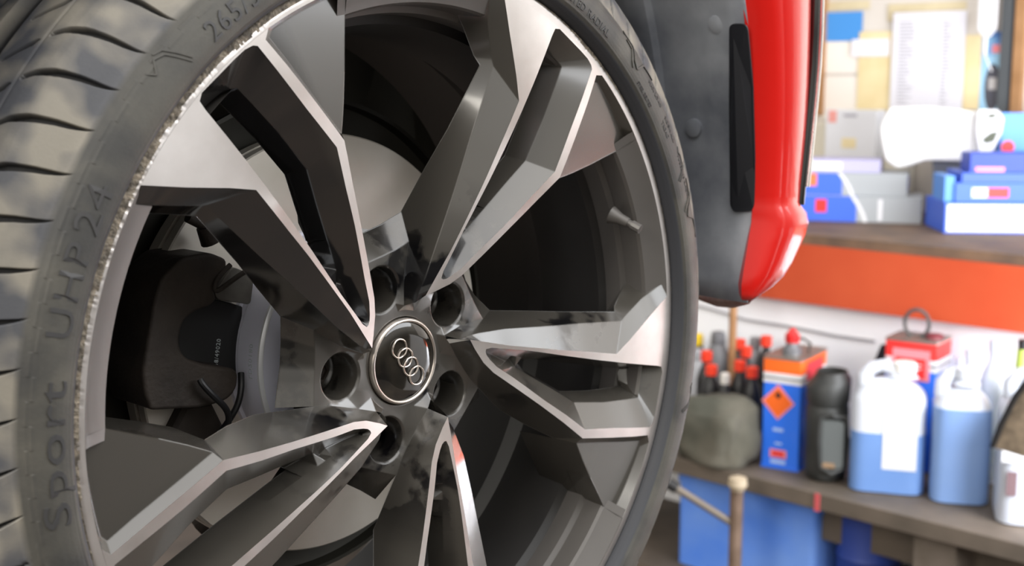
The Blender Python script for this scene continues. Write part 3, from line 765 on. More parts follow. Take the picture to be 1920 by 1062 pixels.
b.tube(pts_, [.006, .008, .008, .006], 10)
b.build('liner_edge', mat('rusty_red_edge', (.20, .05, .04), .5, 0, (.32, .20, .17), 50, .4), ln, smooth=True)

# ---- front bumper side, seen almost edge on
def bumper():
    rows = [(-60, 1389, 1521), (0, 1396, 1520), (50, 1402, 1519), (100, 1407, 1517), (150, 1411, 1515), (200, 1414, 1512), (250, 1416, 1508), (300, 1417, 1503), (340, 1417, 1499), (378, 1416, 1496), (388, 1415, 1500), (402, 1414, 1512), (418, 1413, 1515), (440, 1409, 1509), (465, 1405, 1496), (490, 1401, 1484), (515, 1397, 1468), (535, 1394, 1446), (550, 1394, 1422), (560, 1396, 1406)]
    sec = [(.020, -.024), (.010, -.010), (.0, .0), (.012, .016), (.030, .029), (.043, .0362), (.047, .0352), (.051, .0368), (.070, .0405), (.092, .041), (.115, .0385), (.150, .026), (.200, -.002), (.260, -.050), (.340, -.115), (.460, -.220)]
    vs = []; m_ = len(sec)
    fine = []
    for (y0, l0, r0), (y1, l1, r1) in zip(rows, rows[1:]):
        n = max(1, int((y1-y0)/12))
        for i in range(n): t = i/n; fine.append((y0+(y1-y0)*t, l0+(l1-l0)*t, r0+(r1-r0)*t))
    fine.append(rows[-1])
    for y, l, r_ in fine:
        L0 = on_wz(l, y, .0); depth = 1.20
        wdt = (r_-l)/FPX*(WM @ L0 - CAM).dot(Vector((0, CP, -SP)))
        smax = max(a*.5+c*.866 for a, c in sec)
        k = wdt/smax*.93
        for j, (a, c) in enumerate(sec):
            kk = k if j > 1 else 1
            vs.append((L0.x+a*kk, L0.y - .10*(a*kk)*0, L0.z+c*kk))
    # the wing carries on upwards along the arch, above the picture
    top = []; first = vs[:m_]; L0 = Vector(first[2]); ux = L0.x
    for q in range(14, 0, -1):
        y = L0.y+q*.0105; x = math.sqrt(max(.0, .397**2-(y-.10)**2)) if abs(y-.10) < .397 else 0
        x0_ = math.sqrt(.397**2-(L0.y-.10)**2)
        for v in first: top.append((v[0]+(x-x0_), v[1]+q*.0105, v[2]))
    vs = top+vs
    n = len(vs)//m_; fs = []
    for i in range(n-1):
        for j in range(m_-1): fs.append((i*m_+j, i*m_+j+1, (i+1)*m_+j+1, (i+1)*m_+j))
    mb = MB(); mb.add(vs, fs)
    o = wheel_part(mb.build('front_bumper', M['red'], car, smooth=True, sharp=50))
    o['label'] = 'glossy red front bumper corner'
    s_ = o.modifiers.new('s', 'SOLIDIFY'); s_.thickness = .003; s_.offset = 1
    return o
bp = bumper()
b = MB(); q = []
for y, x in ((-420, 1549), (-200, 1545), (-60, 1535), (0, 1529), (60, 1527), (120, 1524), (180, 1519), (240, 1513), (300, 1507), (350, 1502), (384, 1499)):
    q.append(on_wz(x, y, .010))
b.tube(q, .0046, 12); b.build('lamp_trim', M['gloss_black'], bp, smooth=True)['label'] = 'gloss black trim line beside the red panel'
b = MB(); b.tube([p+Vector((.004, 0, .0045)) for p in q[:-1]], .0022, 10); b.build('lamp_edge', M['chrome'], bp, smooth=True)
b = MB()
for i, (y, x) in enumerate(((40, 1463), (200, 1470), (330, 1476))): pass

# ------------------------------------------------------------------ the workshop behind: frame a along the wall (towards the right, nearer), b into the wall
ZB = .72; ZS = 1.215
E1 = Vector((.716, -.698, 0)).normalized(); E2 = Vector((.698, .716, 0)).normalized()
F0 = at_z(1500, 917, ZB)
F0.z = 0
RZ = math.atan2(E1.y, E1.x)
def G(a, b, z): return F0 + E1*a + E2*b + Vector((0, 0, z))
def at_b(px, py, b):             # (a, z) where the line of sight meets the upright plane b
    d = ray(px, py); o = CAM-F0
    t = (b-o.dot(E2))/d.dot(E2); p = o+d*t
    return p.dot(E1), p.z
def ab(px, py, z):
    p = at_z(px, py, z)-F0; return p.dot(E1), p.dot(E2)
def setting(name, mb, m, **k):
    o = mb.build(name, m, None, **k); o.location = F0; o.rotation_euler = (0, 0, RZ); o['kind'] = 'structure'; return o
BS = ab(1500, 439, ZS)[1]        # shelf front edge
BW = BS+.03; BU = BS+.72         # lower wall, upper wall behind the shelf
M['wall_low'] = mat('whitewashed_wall', (.86, .87, .91), .8, 0, (.93, .93, .95), 5, .4)
M['wall_up'] = mat('upper_wall_board', (.62, .56, .50), .8, 0, (.70, .66, .62), 3, .3)
M['redwood'] = mat('red_painted_board', (.42, .045, .010), .55, 0, (.52, .075, .022), 3, .3)
M['oldwood'] = mat('grimy_shelf_board', (.085, .055, .038), .7, 0, (.16, .095, .055), 9, .5)
M['bench'] = mat('oily_bench_board', (.085, .068, .052), .65, 0, (.14, .11, .085), 7, .5)
M['concrete'] = mat('stained_concrete', (.065, .055, .048), .8, 0, (.13, .10, .08), 3, .5)
M['wood'] = mat('bare_timber', (.28, .14, .055), .6, 0, (.38, .20, .09), 14, .4)
b = MB(); b.box(-4, 3, BW, BW+.06, 0, ZS-.02); setting('wall_lower', b, M['wall_low'])
b = MB(); b.box(-4, 3, BU, BU+.06, ZS-.02, 3.6); setting('wall_upper', b, M['wall_up'])
b = MB(); b.box(-4, 4, -4.5, BW+.06, -.05, 0); setting('floor', b, M['concrete'])

def local(o, a, bb, z, rz=0.): o.location = G(a, bb, z); o.rotation_euler = (0, 0, RZ+rz); return o
# wall shelf with its red front board
sh = thing('wall_shelf', 'grimy timber wall shelf with a deep red-orange painted front board', 'shelf', G(0, BS, ZS), rz=RZ)
b = MB(); b.box(-3.2, 2.2, 0, BU-BS-.002, -.024, 0); b.build('shelf_board', M['oldwood'], sh)
b = MB(); b.box(-3.2, 2.2, -.012, .022, -.024-.145, -.024); b.build('front_board', M['redwood'], sh)
# bench
bn = thing('workbench', 'rough dark oily timber workbench along the white wall', 'workbench', G(0, 0, 0), rz=RZ)
b = MB(); b.box(-2.6, 1.6, 0, BW-.004, ZB-.038, ZB); b.build('bench_top', M['bench'], bn, bevel=.003)
for a_ in (at_b(1770, 1020, .06)[0], -1.3, 1.4):
    b = MB(); b.box(a_-.045, a_+.045, .02, .12, 0, ZB-.038); b.build('leg', mat('grey_timber', (.10, .08, .06), .7, 0, (.15, .12, .10), 12, .4), bn)
b = MB(); b.box(-.3, 1.6, .10, .13, ZB-.14, ZB-.038); b.build('rail', M['bench'], bn)
a_ = at_b(1532, 940, -.001)[0]
b = MB(); b.box(a_-.006, a_+.006, -.002, 0, ZB-.04, ZB-.001); b.build('paint_mark', mat('pink_paint', (.55, .09, .10), .6), bn)['label'] = 'pink paint stripe on the bench edge'

def face_frame(p0, p1, zb):      # bottom corners of a front face given as pixels, standing at height zb
    A_ = at_z(*p0, zb); B_ = at_z(*p1, zb); d = B_-A_; return A_, d.length, math.atan2(d.y, d.x)
def ztop(A_, px, py):            # height of the sight line through (px, py) above the point A_
    d = ray(px, py); t = (A_-CAM).xy.length/d.xy.length; return CAMZ+d.z*t-A_.z
def on_plane(A_, rz, px, py, off=0.):   # local x and world z where the sight line meets the upright plane through A_ facing rz
    n_ = Vector((-math.sin(rz), math.cos(rz), 0)); d = ray(px, py); q = CAM+d*((A_-CAM).dot(n_)+off)/d.dot(n_)
    return (q-A_).dot(Vector((math.cos(rz), math.sin(rz), 0))), q.z
def boxthing(name, label, cat, p0, p1, zb, ptop, depth, m, group=None, bevel=.002, part='body', plane=None, off=0.):
    """p0, p1: bottom corners of the front face; plane: (point, heading) of a box below whose front it shares"""
    if plane is None:
        A_, w, rz = face_frame(p0, p1, zb); PL = (A_, rz)
    else:
        PL = plane; rz = PL[1]
        x0, _ = on_plane(*PL, p0[0], p0[1], off); x1, _ = on_plane(*PL, p1[0], p1[1], off); w = x1-x0
        ex = Vector((math.cos(rz), math.sin(rz), 0)); ey = Vector((-math.sin(rz), math.cos(rz), 0))
        A_ = PL[0]+ex*x0+ey*off; A_ = Vector((A_.x, A_.y, zb))
    h = on_plane(*PL, ptop[0], ptop[1], off)[1]-zb
    t = thing(name, label, cat, A_, group, rz)
    b = MB(); b.box(0, w, 0, depth, 0, h); b.build(part, m, t, bevel=bevel)
    boxthing.plane = PL
    return t, w, h, depth
def slab(t, name, m, x0, x1, z0, z1, y=-.0008, th=.0008):
    b = MB(); b.box(x0, x1, y, y+th, z0, z1); return b.build(name, m, t)
def sidesl(t, name, m, x, y0, y1, z0, z1):
    b = MB(); b.box(x, x+.0008, y0, y1, z0, z1); return b.build(name, m, t)

blue = mat('blue_card', (.045, .13, .68), .5); dblue = mat('deep_blue_card', (.012, .05, .42), .5); lblue = mat('sky_blue_card', (.10, .30, .80), .5)
silver = mat('silver_grey_card', (.36, .38, .40), .45); redp = mat('red_print', (.75, .03, .025), .5); whitep = mat('white_print', (.72, .72, .75), .5)
pinkp = mat('pink_print', (.80, .25, .28), .5); greyc = mat('grey_card', (.20, .21, .22), .6); lilac = mat('lilac_card', (.42, .40, .58), .6)

# --- boxes on the shelf, left stack
def swoosh(t, w, h, x, m):       # curved white band between the blue and the silver print
    mb = MB(); n = 8
    pts = [(x-.020+.034*math.sin(i/n*PI/2)*.6+.014*(i/n), h*(1-i/n)*.985+.001) for i in range(n+1)]
    vs = [(p[0], -.0014, p[1]) for p in pts]+[(p[0]+.011, -.0014, p[1]) for p in pts]
    mb.add(vs, [(i, i+1, n+2+i, n+1+i) for i in range(n)])
    o = mb.build('printed_band', m, t); s = o.modifiers.new('s', 'SOLIDIFY'); s.thickness = .0006; return o
t, w, h, d = boxthing('parts_box', 'blue and silver-grey parts box at the bottom left of the shelf', 'box', (1460, 412), (1727, 421), ZS, (1600, 368), .16, silver, 'blue and silver parts boxes', .002, 'carton')
PLA = boxthing.plane; z1_ = ZS+h
slab(t, 'blue_panel', blue, .0, w*.55, .001, h-.001); swoosh(t, w, h, w*.56, whitep); slab(t, 'red_badge', redp, w*.26, w*.34, h*.35, h*.85, -.0014)
slab(t, 'white_bar', whitep, w*.70, w*.73, h*.08, h*.9)
t, w, h, d = boxthing('parts_box', 'blue and silver-grey parts box lying on top of its twin', 'box', (1460, 368), (1700, 372), z1_, (1600, 325), .165, silver, 'blue and silver parts boxes', .002, 'carton', PLA, .012)
slab(t, 'blue_panel', blue, .0, w*.50, .001, h-.001); swoosh(t, w, h, w*.52, whitep); slab(t, 'orange_badge', mat('orange_print', (.85, .18, .06), .5), w*.16, w*.30, h*.4, h*.95, -.0014)
sidesl(t, 'side_picture', dblue, w, d*.35, d*.8, h*.2, h*.85)
z2_ = z1_+h
t, w, h, d = boxthing('flat_box', 'flat pale lilac box on top of the left box stack', 'box', (1465, 322), (1650, 323), z2_, (1600, 300), .13, lilac, None, .002, 'carton', PLA, .03)
slab(t, 'white_bar', whitep, w*.3, w*.62, h*.15, h*.8)
# --- right stack
t, w, h, d = boxthing('parts_box', 'white fronted box with blue edges at the bottom of the right stack', 'box', (1769, 438), (1990, 440), ZS, (1769, 380), .20, blue, None, .002, 'carton')
PLB = boxthing.plane; z3_ = ZS+h
slab(t, 'white_panel', whitep, .006, w-.004, .005, h-.005)
t, w, h, d = boxthing('parts_box', 'royal blue box with a white and red printed label, above the white fronted box', 'box', (1790, 376), (2000, 378), z3_, (1790, 343), .17, blue, None, .002, 'carton', PLB, .01)
slab(t, 'white_print', whitep, w*.15, w*.29, h*.25, h*.75); slab(t, 'red_print', redp, w*.29, w*.48, h*.25, h*.75)
z4_ = z3_+h
t, w, h, d = boxthing('parts_box', 'thin mid blue box third up in the right stack', 'box', (1803, 343), (2000, 345), z4_, (1803, 324), .15, mat('mid_blue_card', (.04, .11, .55), .5), None, .002, 'carton', PLB, .012)
z5_ = z4_+h
t, w, h, d = boxthing('parts_box', 'dark navy blue box on top of the right stack', 'box', (1818, 322), (2000, 324), z5_, (1818, 287), .09, dblue, None, .002, 'carton', PLB, .016)
slab(t, 'pink_print', pinkp, w*.06, w*.36, h*.06, h*.28)
t, w, h, d = boxthing('parts_box', 'tall sky blue box with a round red badge, standing behind the right stack', 'box', (1874, 300), (2060, 300), ZS, (1880, 212), .05, lblue, None, .002, 'carton', PLB, .215)
b = MB(); b.lathe([(.017, 0), (.017, .0012), (.0135, .0012), (.0135, .0016), (.0001, .0016)], 28); o = b.build('round_badge', [redp], t, smooth=False); o.rotation_euler = (PI/2, 0, 0)
bx, bz = on_plane(PLB[0], PLB[1], 1888, 276, .215); x0_, _ = on_plane(PLB[0], PLB[1], 1874, 276, .215); o.location = (bx-x0_, -.0005, bz-ZS)
t, w, h, d = boxthing('parts_box', 'small light blue card box on the left end of the white fronted box', 'box', (1770, 374), (1789, 374), z3_, (1775, 330), .12, lblue, None, .002, 'carton', PLB, .02)
# --- crumpled white bag / papers
t = thing('plastic_bag', 'crumpled bright white bag slumped on the shelf between the box stacks', 'bag', Vector((0, 0, 0)))
po = [(1650, 238), (1668, 202), (1740, 200), (1800, 206), (1838, 212), (1836, 300), (1800, 304), (1735, 302), (1705, 312), (1682, 316), (1660, 300), (1652, 262)]
def plate(t, name, pts, A_, rz, off, th, m, bevel=0, rad=.01):
    """upright slab whose outline follows the given sight lines, in the plane through A_ + off"""
    q = [on_plane(A_, rz, x, y, off) for x, y in pts]; b = MB()
    b.prism(rpoly(q, rad, 3) if rad else q, -th, 0); o = b.build(name, m, t, bevel=bevel, seg=3)
    ey = Vector((-math.sin(rz), math.cos(rz), 0)); w_ = A_+ey*off; w_.z = 0
    o.matrix_parent_inverse = Matrix(); o.matrix_local = Matrix.Translation(w_-t.location) @ Matrix.Rotation(rz, 4, 'Z') @ Matrix.Rotation(PI/2, 4, 'X')
    return o
ey = Vector((-math.sin(PLB[1]), math.cos(PLB[1]), 0)); ex = Vector((math.cos(PLB[1]), math.sin(PLB[1]), 0))
bx, _ = on_plane(*PLB, 1745, 300, .14); t.location = PLB[0]+ex*bx+ey*.14; t.location.z = ZS
bagm = mat('white_plastic_film', (.92, .92, .92), .45)
plate(t, 'bag_body', po, PLA[0], PLA[1], .06, .07, bagm, .012)
plate(t, 'bag_base', [(1748, 300), (1800, 302), (1806, 380), (1752, 380)], PLA[0], PLA[1], .075, .05, mat('dark_box_board', (.10, .11, .14), .6), .004, .004)['label'] = 'dark stand under the bag'
t = thing('carton_tray', 'white die-cut carton with dark openings beside the sky blue box', 'carton', t.location+ex*.14)
plate(t, 'carton', [(1835, 206), (1872, 206), (1883, 222), (1878, 250), (1862, 282), (1838, 292), (1832, 250)], PLB[0], PLB[1], .185, .03, whitep, .002, .006)
dk = mat('dark_opening', (.10, .11, .08), .8)
plate(t, 'opening', [(1840, 262), (1858, 248), (1873, 246), (1864, 266), (1848, 270)], PLB[0], PLB[1], .184, .0015, dk, 0, .002)
plate(t, 'opening', [(1845, 219), (1860, 212), (1874, 216), (1860, 223)], PLB[0], PLB[1], .184, .0015, dk, 0, .002)
plate(t, 'carton_leg', [(1842, 292), (1866, 280), (1870, 372), (1842, 372)], PLB[0], PLB[1], .200, .012, greyc, 0, .002)

# --- things pinned to the upper wall
def pinned(name, label, cat, x0, y0, x1, y1, m, b_=0.0, group=None, th=.0012, curl=0):
    a0, zt = at_b(x0, y0, BU-b_); a1, _ = at_b(x1, (y0+y1)/2, BU-b_); _, zb = at_b(x0, y1, BU-b_)
    w = a1-a0; h = zt-zb
    o = MB().box(0, w, -th, 0, 0, h).build(name, m, None)
    local(o, a0, BU-b_-.0006, zb); tag(o, label, cat, group); return o, w, h
cream = mat('cream_paper', (.78, .70, .62), .7); cream2 = mat('pale_cream_paper', (.84, .78, .72), .7); yel = mat('yellowed_paper', (.72, .58, .32), .7, 0, (.80, .68, .42), 12, .4)
yel2 = mat('old_yellow_paper', (.56, .47, .30), .7, 0, (.66, .57, .38), 12, .4)
pinned('cloth_tape_strip', 'dull yellow strip pinned along the top above the blue sheet', 'tape', 1545, 4, 1631, 20, yel2, .002)
pinned('blue_sheet', 'plain bright blue sheet pinned at the top left of the wall', 'poster', 1545, 24, 1617, 78, mat('blue_paper', (.06, .28, .70), .6), .004)
pinned('cream_sheet', 'cream sheet under the blue sheet', 'paper', 1541, 66, 1622, 138, cream2, .002)
pinned('cream_sheet', 'cream sheet below the dark crease line, second under the blue sheet', 'paper', 1538, 143, 1612, 222, cream2, .002)
pinned('yellow_sheet', 'yellowed folded sheet left of the big white list', 'paper', 1612, 60, 1680, 205, yel, .006)
pinned('label_sheet', 'small white label overlapping the yellowed sheet', 'paper', 1598, 74, 1668, 106, mat('lavender_white_paper', (.80, .78, .84), .7), .010)
pinned('yellow_sheet', 'dull yellow sheet showing above the big white list', 'paper', 1666, 8, 1812, 40, yel2, .003)
o, w, h = pinned('price_list', 'big white printed list hanging in the middle of the wall', 'paper', 1676, 24, 1808, 222, mat('list_paper', (.70, .69, .75), .7), .014)
ink = mat('grey_ink', (.42, .41, .46), .8)
b = MB()
rn = random.Random(5)
for i in range(26):
    z = h*(.90-.032*i); b.box(w*.10, w*(.10+rn.uniform(.10, .22)), -.0018, -.0012, z, z+h*.012)
b.build('printed_column', ink, o)
b = MB()
for i in range(26):
    z = h*(.90-.032*i); b.box(w*.70, w*(.70+rn.uniform(.05, .12)), -.0018, -.0012, z, z+h*.012)
b.build('printed_column', ink, o)
pinned('yellow_strip', 'tall yellowed strip right of the big white list', 'paper', 1806, 66, 1842, 205, yel, .004)
o, w, h = pinned('photo_card', 'pale blue card with a dark upright boot-shaped picture', 'picture', 1841, 104, 1885, 214, mat('pale_blue_print', (.34, .58, .78), .6), .006)
b = MB(); b.prism([(w*.5+w*.34*math.sin(i/24*2*PI)*(1.0 if i < 13 else .95), h*.46-h*.40*math.cos(i/24*2*PI)) for i in range(24)], .0012, .0018); q = b.build('dark_picture', mat('charcoal_print', (.07, .07, .09), .6), o); q.rotation_euler = (PI/2, 0, 0)
b = MB(); b.box(w*.34, w*.66, -.0026, -.002, h*.42, h*.62); b.build('pale_print', mat('pale_grey_print', (.45, .43, .43), .6), o)
o, w, h = pinned('photo_card', 'small blue and pink printed card above the boot picture', 'picture', 1843, 60, 1886, 104, mat('blue_print', (.08, .20, .55), .6, 0, (.30, .55, .75), 30, .6), .006)
b = MB(); b.box(w*.45, w*.85, -.002, -.0012, h*.1, h*.45); b.build('pink_patch', pinkp, o)
for x, lb, wd in ((1537, 'narrow brown timber batten beside the red bumper', .012), (1909, 'narrow brown timber batten near the right edge of the wall', .015)):
    a_, _ = at_b(x, 100, BU-.02); z0_ = at_b(x, 216, BU-.02)[1]
    o = MB().box(-wd, wd, -.02, 0, 0, 1.2).build('timber_batten', M['wood'], None, bevel=.002); local(o, a_, BU-.001, z0_); tag(o, lb, 'batten', 'timber battens')
a_, _ = at_b(1892, 60, BU-.01); o = MB().box(-.014, .012, -.028, 0, -.35, 1.0).build('steel_channel', mat('dark_steel', (.10, .11, .12), .5, .5), None); local(o, a_, BU-.001, 1.75); tag(o, 'dark grey steel channel running up the wall beside the right batten', 'channel')
# white card boxes at the back of the shelf
WPL = (G(0, BU-.12, ZS), RZ)
t, w, h, d = boxthing('display_box', 'white box with a small red square print, standing at the back of the shelf', 'box', (1545, 305), (1640, 305), ZS, (1600, 206), .05, whitep, None, .002, 'carton', WPL)
slab(t, 'red_print', mat('faded_red_print', (.80, .34, .30), .6), w*.06, w*.22, h*.87, h*.99); slab(t, 'grey_print', ink, w*.36, w*.62, h*.93, h*.96); slab(t, 'yellow_print', yel, w*.34, w*.62, h*.62, h*.72)
t, w, h, d = boxthing('storage_carton', 'long cream carton at the back of the shelf under the papers', 'carton', (1500, 302), (1700, 302), ZS, (1600, 232), .05, mat('cream_card', (.74, .69, .58), .7), None, .002, 'carton', WPL, .06)
# hanging scraper
a_, z_ = at_b(1850, 50, BU-.06)
t = thing('hanging_scraper', 'white plastic scraper hanging at the top of the wall', 'scraper', G(a_, BU-.06, z_), rz=RZ)
b = MB(); b.prism(rpoly([(-.026, .22), (-.026, -.005), (-.010, -.028), (.010, -.028), (.026, -.005), (.026, .22)], .006), -.006, 0); o = b.build('blade', whitep, t, bevel=.001); o.rotation_euler = (PI/2, 0, 0)
b = MB(); b.tube([(0, -.003, -.026), (0, -.003, -.068), (.003, -.004, -.075)], .0055, 8); b.tube([(0.0, -.004, -.072), (.022, -.004, -.118)], .0022, 6); b.build('handle', whitep, t, smooth=True)
b = MB(); b.tube([(0, 0, .22), (0, .055, .26)], .002, 6); b.build('hook', M['iron'], t, smooth=True)

# ------------------------------------------------------------------ containers on the bench
def jug(name, label, p0, p1, ptop, depth, body_m, fill_m=None, fill=0, cap_m=None, group=None, lab=None, nk=.68, turn=0., rad=.035):
    A_, w, rz = face_frame(p0, p1, ZB); h = ztop(A_, *ptop)
    t = thing(name, label, 'jug', A_, group, rz+turn)
    w_, d_ = w, depth
    def ring(x0, x1, y0, y1, z, r):
        return [(x, y, z) for x, y in rpoly([(x0, y0), (x1, y0), (x1, y1), (x0, y1)], r, 5)]
    prof = [(0, .010), (.012, 0), (.70, 0), (.74, .003), (.78, .010), (.82, .022), (.86, .040)]
    rings = []
    for zf_, ins in prof: rings.append(ring(ins, w_-ins, ins, d_-ins, h*zf_, rad))
    # shoulders drawn up into the neck
    nx, ny = w_*nk, d_*.42
    def nring(r, z): 
        base = rings[0]; n_ = len(base); o_ = []
        for x, y, _ in ring(.046, w_-.046, .046, d_-.046, 0, rad):
            a = math.atan2(y-d_/2, x-w_/2); o_.append((nx+r*math.cos(a), ny+r*math.sin(a), z))
        return o_
    rings += [nring(.030, h*.885), nring(.021, h*.905), nring(.0205, h*.94)]
    b = MB(); n_ = len(rings[0]); vs = [v for rg in rings for v in rg]
    fs = [(j*n_+i, j*n_+(i+1) % n_, (j+1)*n_+(i+1) % n_, (j+1)*n_+i) for j in range(len(rings)-1) for i in range(n_)]
    fs += [tuple(range(n_))[::-1], tuple(range((len(rings)-1)*n_, len(rings)*n_))]
    b.add(vs, fs); b.build('bottle', body_m, t, smooth=True, sharp=50)
    if fill_m:
        e_ = .0012; b = MB()
        rg = [ring(ins-e_, w_-ins+e_, ins-e_, d_-ins+e_, z, rad) for ins, z in ((.010, .002), (0, h*.012), (0, h*fill))]
        vs = [v for r_ in rg for v in r_]; fs = [(j*n_+i, j*n_+(i+1) % n_, (j+1)*n_+(i+1) % n_, (j+1)*n_+i) for j in range(2) for i in range(n_)]+[tuple(range(2*n_, 3*n_))]
        b.add(vs, fs); b.build('fluid', fill_m, t, smooth=True, sharp=50)
    # moulded carrying handle at the top
    b = MB(); b.tube([(w_*.17, d_*.5, h*.78), (w_*.15, d_*.5, h*.88), (w_*.24, d_*.5, h*.935), (w_*.38, d_*.5, h*.955), (w_*.52, d_*.46, h*.94), (w_*.60, d_*.44, h*.88)], [.020, .017, .015, .014, .016, .020], 12); b.build('handle', body_m, t, smooth=True)
    b = MB(); b.lathe([(.0225, h*.925), (.0235, h*.93), (.0235, h*.995), (.0215, h), (.001, h)], 28, (nx, ny, 0)); b.build('cap', cap_m or body_m, t, smooth=True)
    if lab:
        for x0, x1, z0, z1, mm in lab: slab(t, 'label', mm, w_*x0, w_*x1, h*z0, h*z1, -.0022)
    return t, w_, h
trans = mat('cloudy_white_plastic', (.60, .63, .70), .35); fluid = mat('blue_screenwash', (.13, .25, .55), .35, 0, (.17, .30, .60), 6, .3); fluid2 = mat('pale_blue_plastic', (.19, .32, .62), .35, 0, (.24, .37, .66), 6, .3)
jug('screenwash_jug', 'white translucent jug half full of blue fluid, with a white label', (1590, 921), (1728, 939), (1700, 688), .115, trans, fluid, .47, mat('milky_cap', (.85, .84, .80), .4), None, [(.44, .90, .20, .67, whitep)], .68, .12)
jug('screenwash_jug', 'pale blue jug full to the shoulder, second jug from the right', (1745, 944), (1854, 955), (1795, 700), .12, trans, fluid2, .72, trans, None, None, .55, .08)
jug('screenwash_jug', 'milky white jug cut off by the right edge of the picture', (1868, 985), (2010, 1000), (1910, 700), .16, mat('milky_plastic', (.50, .53, .60), .35), None, 0, whitep, None, [(.02, .30, .42, .60, whitep), (.10, .24, .20, .36, mat('brown_print', (.16, .10, .11), .5))], .5, .05)
def stand(px, py, b_):           # foot on the bench, on the sight line through (px, py), b_ behind the bench edge
    a_, z_ = at_b(px, py, b_); return G(a_, b_, ZB), z_-ZB
# small clear bottles at the back
cbm = mat('clear_bottle_plastic', (.42, .46, .56), .2, 0, (.62, .66, .75), 14, .5)
for x, yt, bb, rr_, lb in ((1822, 655, .30, .028, 'small clear bottle behind the pale blue jug'), (1868, 638, .345, .033, 'clear bottle rising highest, behind the milky jug'), (1800, 668, .385, .024, 'hazy clear bottle behind the blue jug, left of the other clear bottles')):
    p, h = stand(x, yt, bb)
    t = thing('clear_bottle', lb, 'bottle', p, 'clear bottles at the back of the bench')
    b = MB(); b.lathe([(rr_*.9, 0), (rr_, .01), (rr_, h*.62), (rr_*.75, h*.76), (rr_*.4, h*.86), (rr_*.4, h*.93)], 24); b.build('bottle', cbm, t, smooth=True)
    b = MB(); b.lathe([(rr_*.46, h*.92), (rr_*.46, h*.995), (rr_*.38, h)], 20); b.build('cap', cbm, t, smooth=True)
# tins
def tin_can(label, p0, p1, ptop, depth, split, turn=0., band=None, at=None):
    A_, w, rz = face_frame(p0, p1, ZB) if at is None else at; h = ztop(A_, *ptop)
    t = thing('solvent_tin', label, 'tin', A_, None, rz+turn)
    tb = mat('tin_blue', (.025, .17, .85), .3, .0, coat=.4)
    b = MB(); pl = rpoly([(0, 0), (w, 0), (w, depth), (0, depth)], .006, 3); b.prism(pl, .004, h); b.prism(rpoly([(-.0015, -.0015), (w+.0015, -.0015), (w+.0015, depth+.0015), (-.0015, depth+.0015)], .006, 3), 0, .006); b.build('tin_body', tb, t, smooth=True, sharp=30)
    b = MB(); b.prism(rpoly([(-.001, -.001), (w+.001, -.001), (w+.001, depth+.001), (-.001, depth+.001)], .006, 3), h*.865, h-.002); b.build('red_band', band or redp, t, smooth=True, sharp=30)
    b = MB(); b.prism(rpoly([(-.001, -.001), (w+.001, -.001), (w+.001, depth+.001), (-.001, depth+.001)], .006, 3), h*.775, h*.865); b.build('white_band', whitep, t, smooth=True, sharp=30)
    b = MB(); b.prism(rpoly([(-.0014, -.0014), (w+.0014, -.0014), (w+.0014, depth+.0014), (-.0014, depth+.0014)], .006, 3), h*.812, h*.826); b.build('black_line', M['black'], t, smooth=True, sharp=30)
    b = MB(); tp = mat('tin_top', (.42, .40, .36), .3, .8); b.prism(rpoly([(-.002, -.002), (w+.002, -.002), (w+.002, depth+.002), (-.002, depth+.002)], .006, 3), h-.003, h+.002); b.build('tin_top', tp, t)
    return t, w, h
orange = mat('orange_band', (.85, .14, .015), .4)
t, w, h = tin_can('tall blue tin with orange band and orange flame diamond, red spout cap', (1426, 874), (1496, 886), (1422, 668), .16, 0, .0, orange)
b = MB(); s_ = w*.44; cx_, cz_ = w*.42, h*.605
b.prism([(cx_-s_, cz_), (cx_, cz_-s_*1.05), (cx_+s_, cz_), (cx_, cz_+s_*1.05)], .001, .0016); o = b.build('diamond_border', pinkp, t); o.rotation_euler = (PI/2, 0, 0); o.location = (0, 0, 0)
b = MB(); s2_ = s_*.84; b.prism([(cx_-s2_, cz_), (cx_, cz_-s2_*1.05), (cx_+s2_, cz_), (cx_, cz_+s2_*1.05)], .0016, .0022); o = b.build('hazard_diamond', orange, t); o.rotation_euler = (PI/2, 0, 0)
b = MB(); fl = [(0, -.008), (.006, -.005), (.007, .001), (.004, .006), (.003, .001), (0, .010), (-.003, .002), (-.006, .005), (-.007, -.002)]; b.prism([(cx_+x, cz_+s_*.42+y) for x, y in fl], .0022, .0027); b.box(cx_-.007, cx_+.007, -.0027, -.0022, cz_+s_*.42-.014, cz_+s_*.42-.0115) if False else None; o = b.build('flame_symbol', M['black'], t); o.rotation_euler = (PI/2, 0, 0)
slab(t, 'pale_print', mat('pale_blue_text', (.35, .50, .85), .5), w*.30, w*.58, h*.34, h*.37); slab(t, 'pale_print', mat('pale_blue_text', (.35, .50, .85), .5), w*.36, w*.55, h*.22, h*.24)
slab(t, 'pink_panel', pinkp, w*.24, w*.68, h*.10, h*.175, -.0012); slab(t, 'red_print', redp, w*.30, w*.62, h*.115, h*.16, -.0018); slab(t, 'pale_print', mat('pale_blue_text', (.35, .50, .85), .5), w*.26, w*.66, h*.045, h*.08)
sidesl(t, 'side_label', mat('pink_red_label', (.65, .05, .06), .5), w+.0012, .03, .13, h*.80, h*.955)
b = MB(); b.lathe([(.022, h), (.022, h+.012), (.014, h+.022), (.012, h+.034)], 24, (w*.5, .055, 0)); b.build('spout', mat('smoked_plastic', (.12, .12, .13), .3), t, smooth=True)
b = MB(); b.lathe([(.0155, h+.028), (.0165, h+.030), (.0165, h+.046), (.010, h+.052), (.006, h+.060)], 20, (w*.5, .055, 0)); b.build('cap', mat('red_cap', (.55, .02, .02), .35), t, smooth=True)
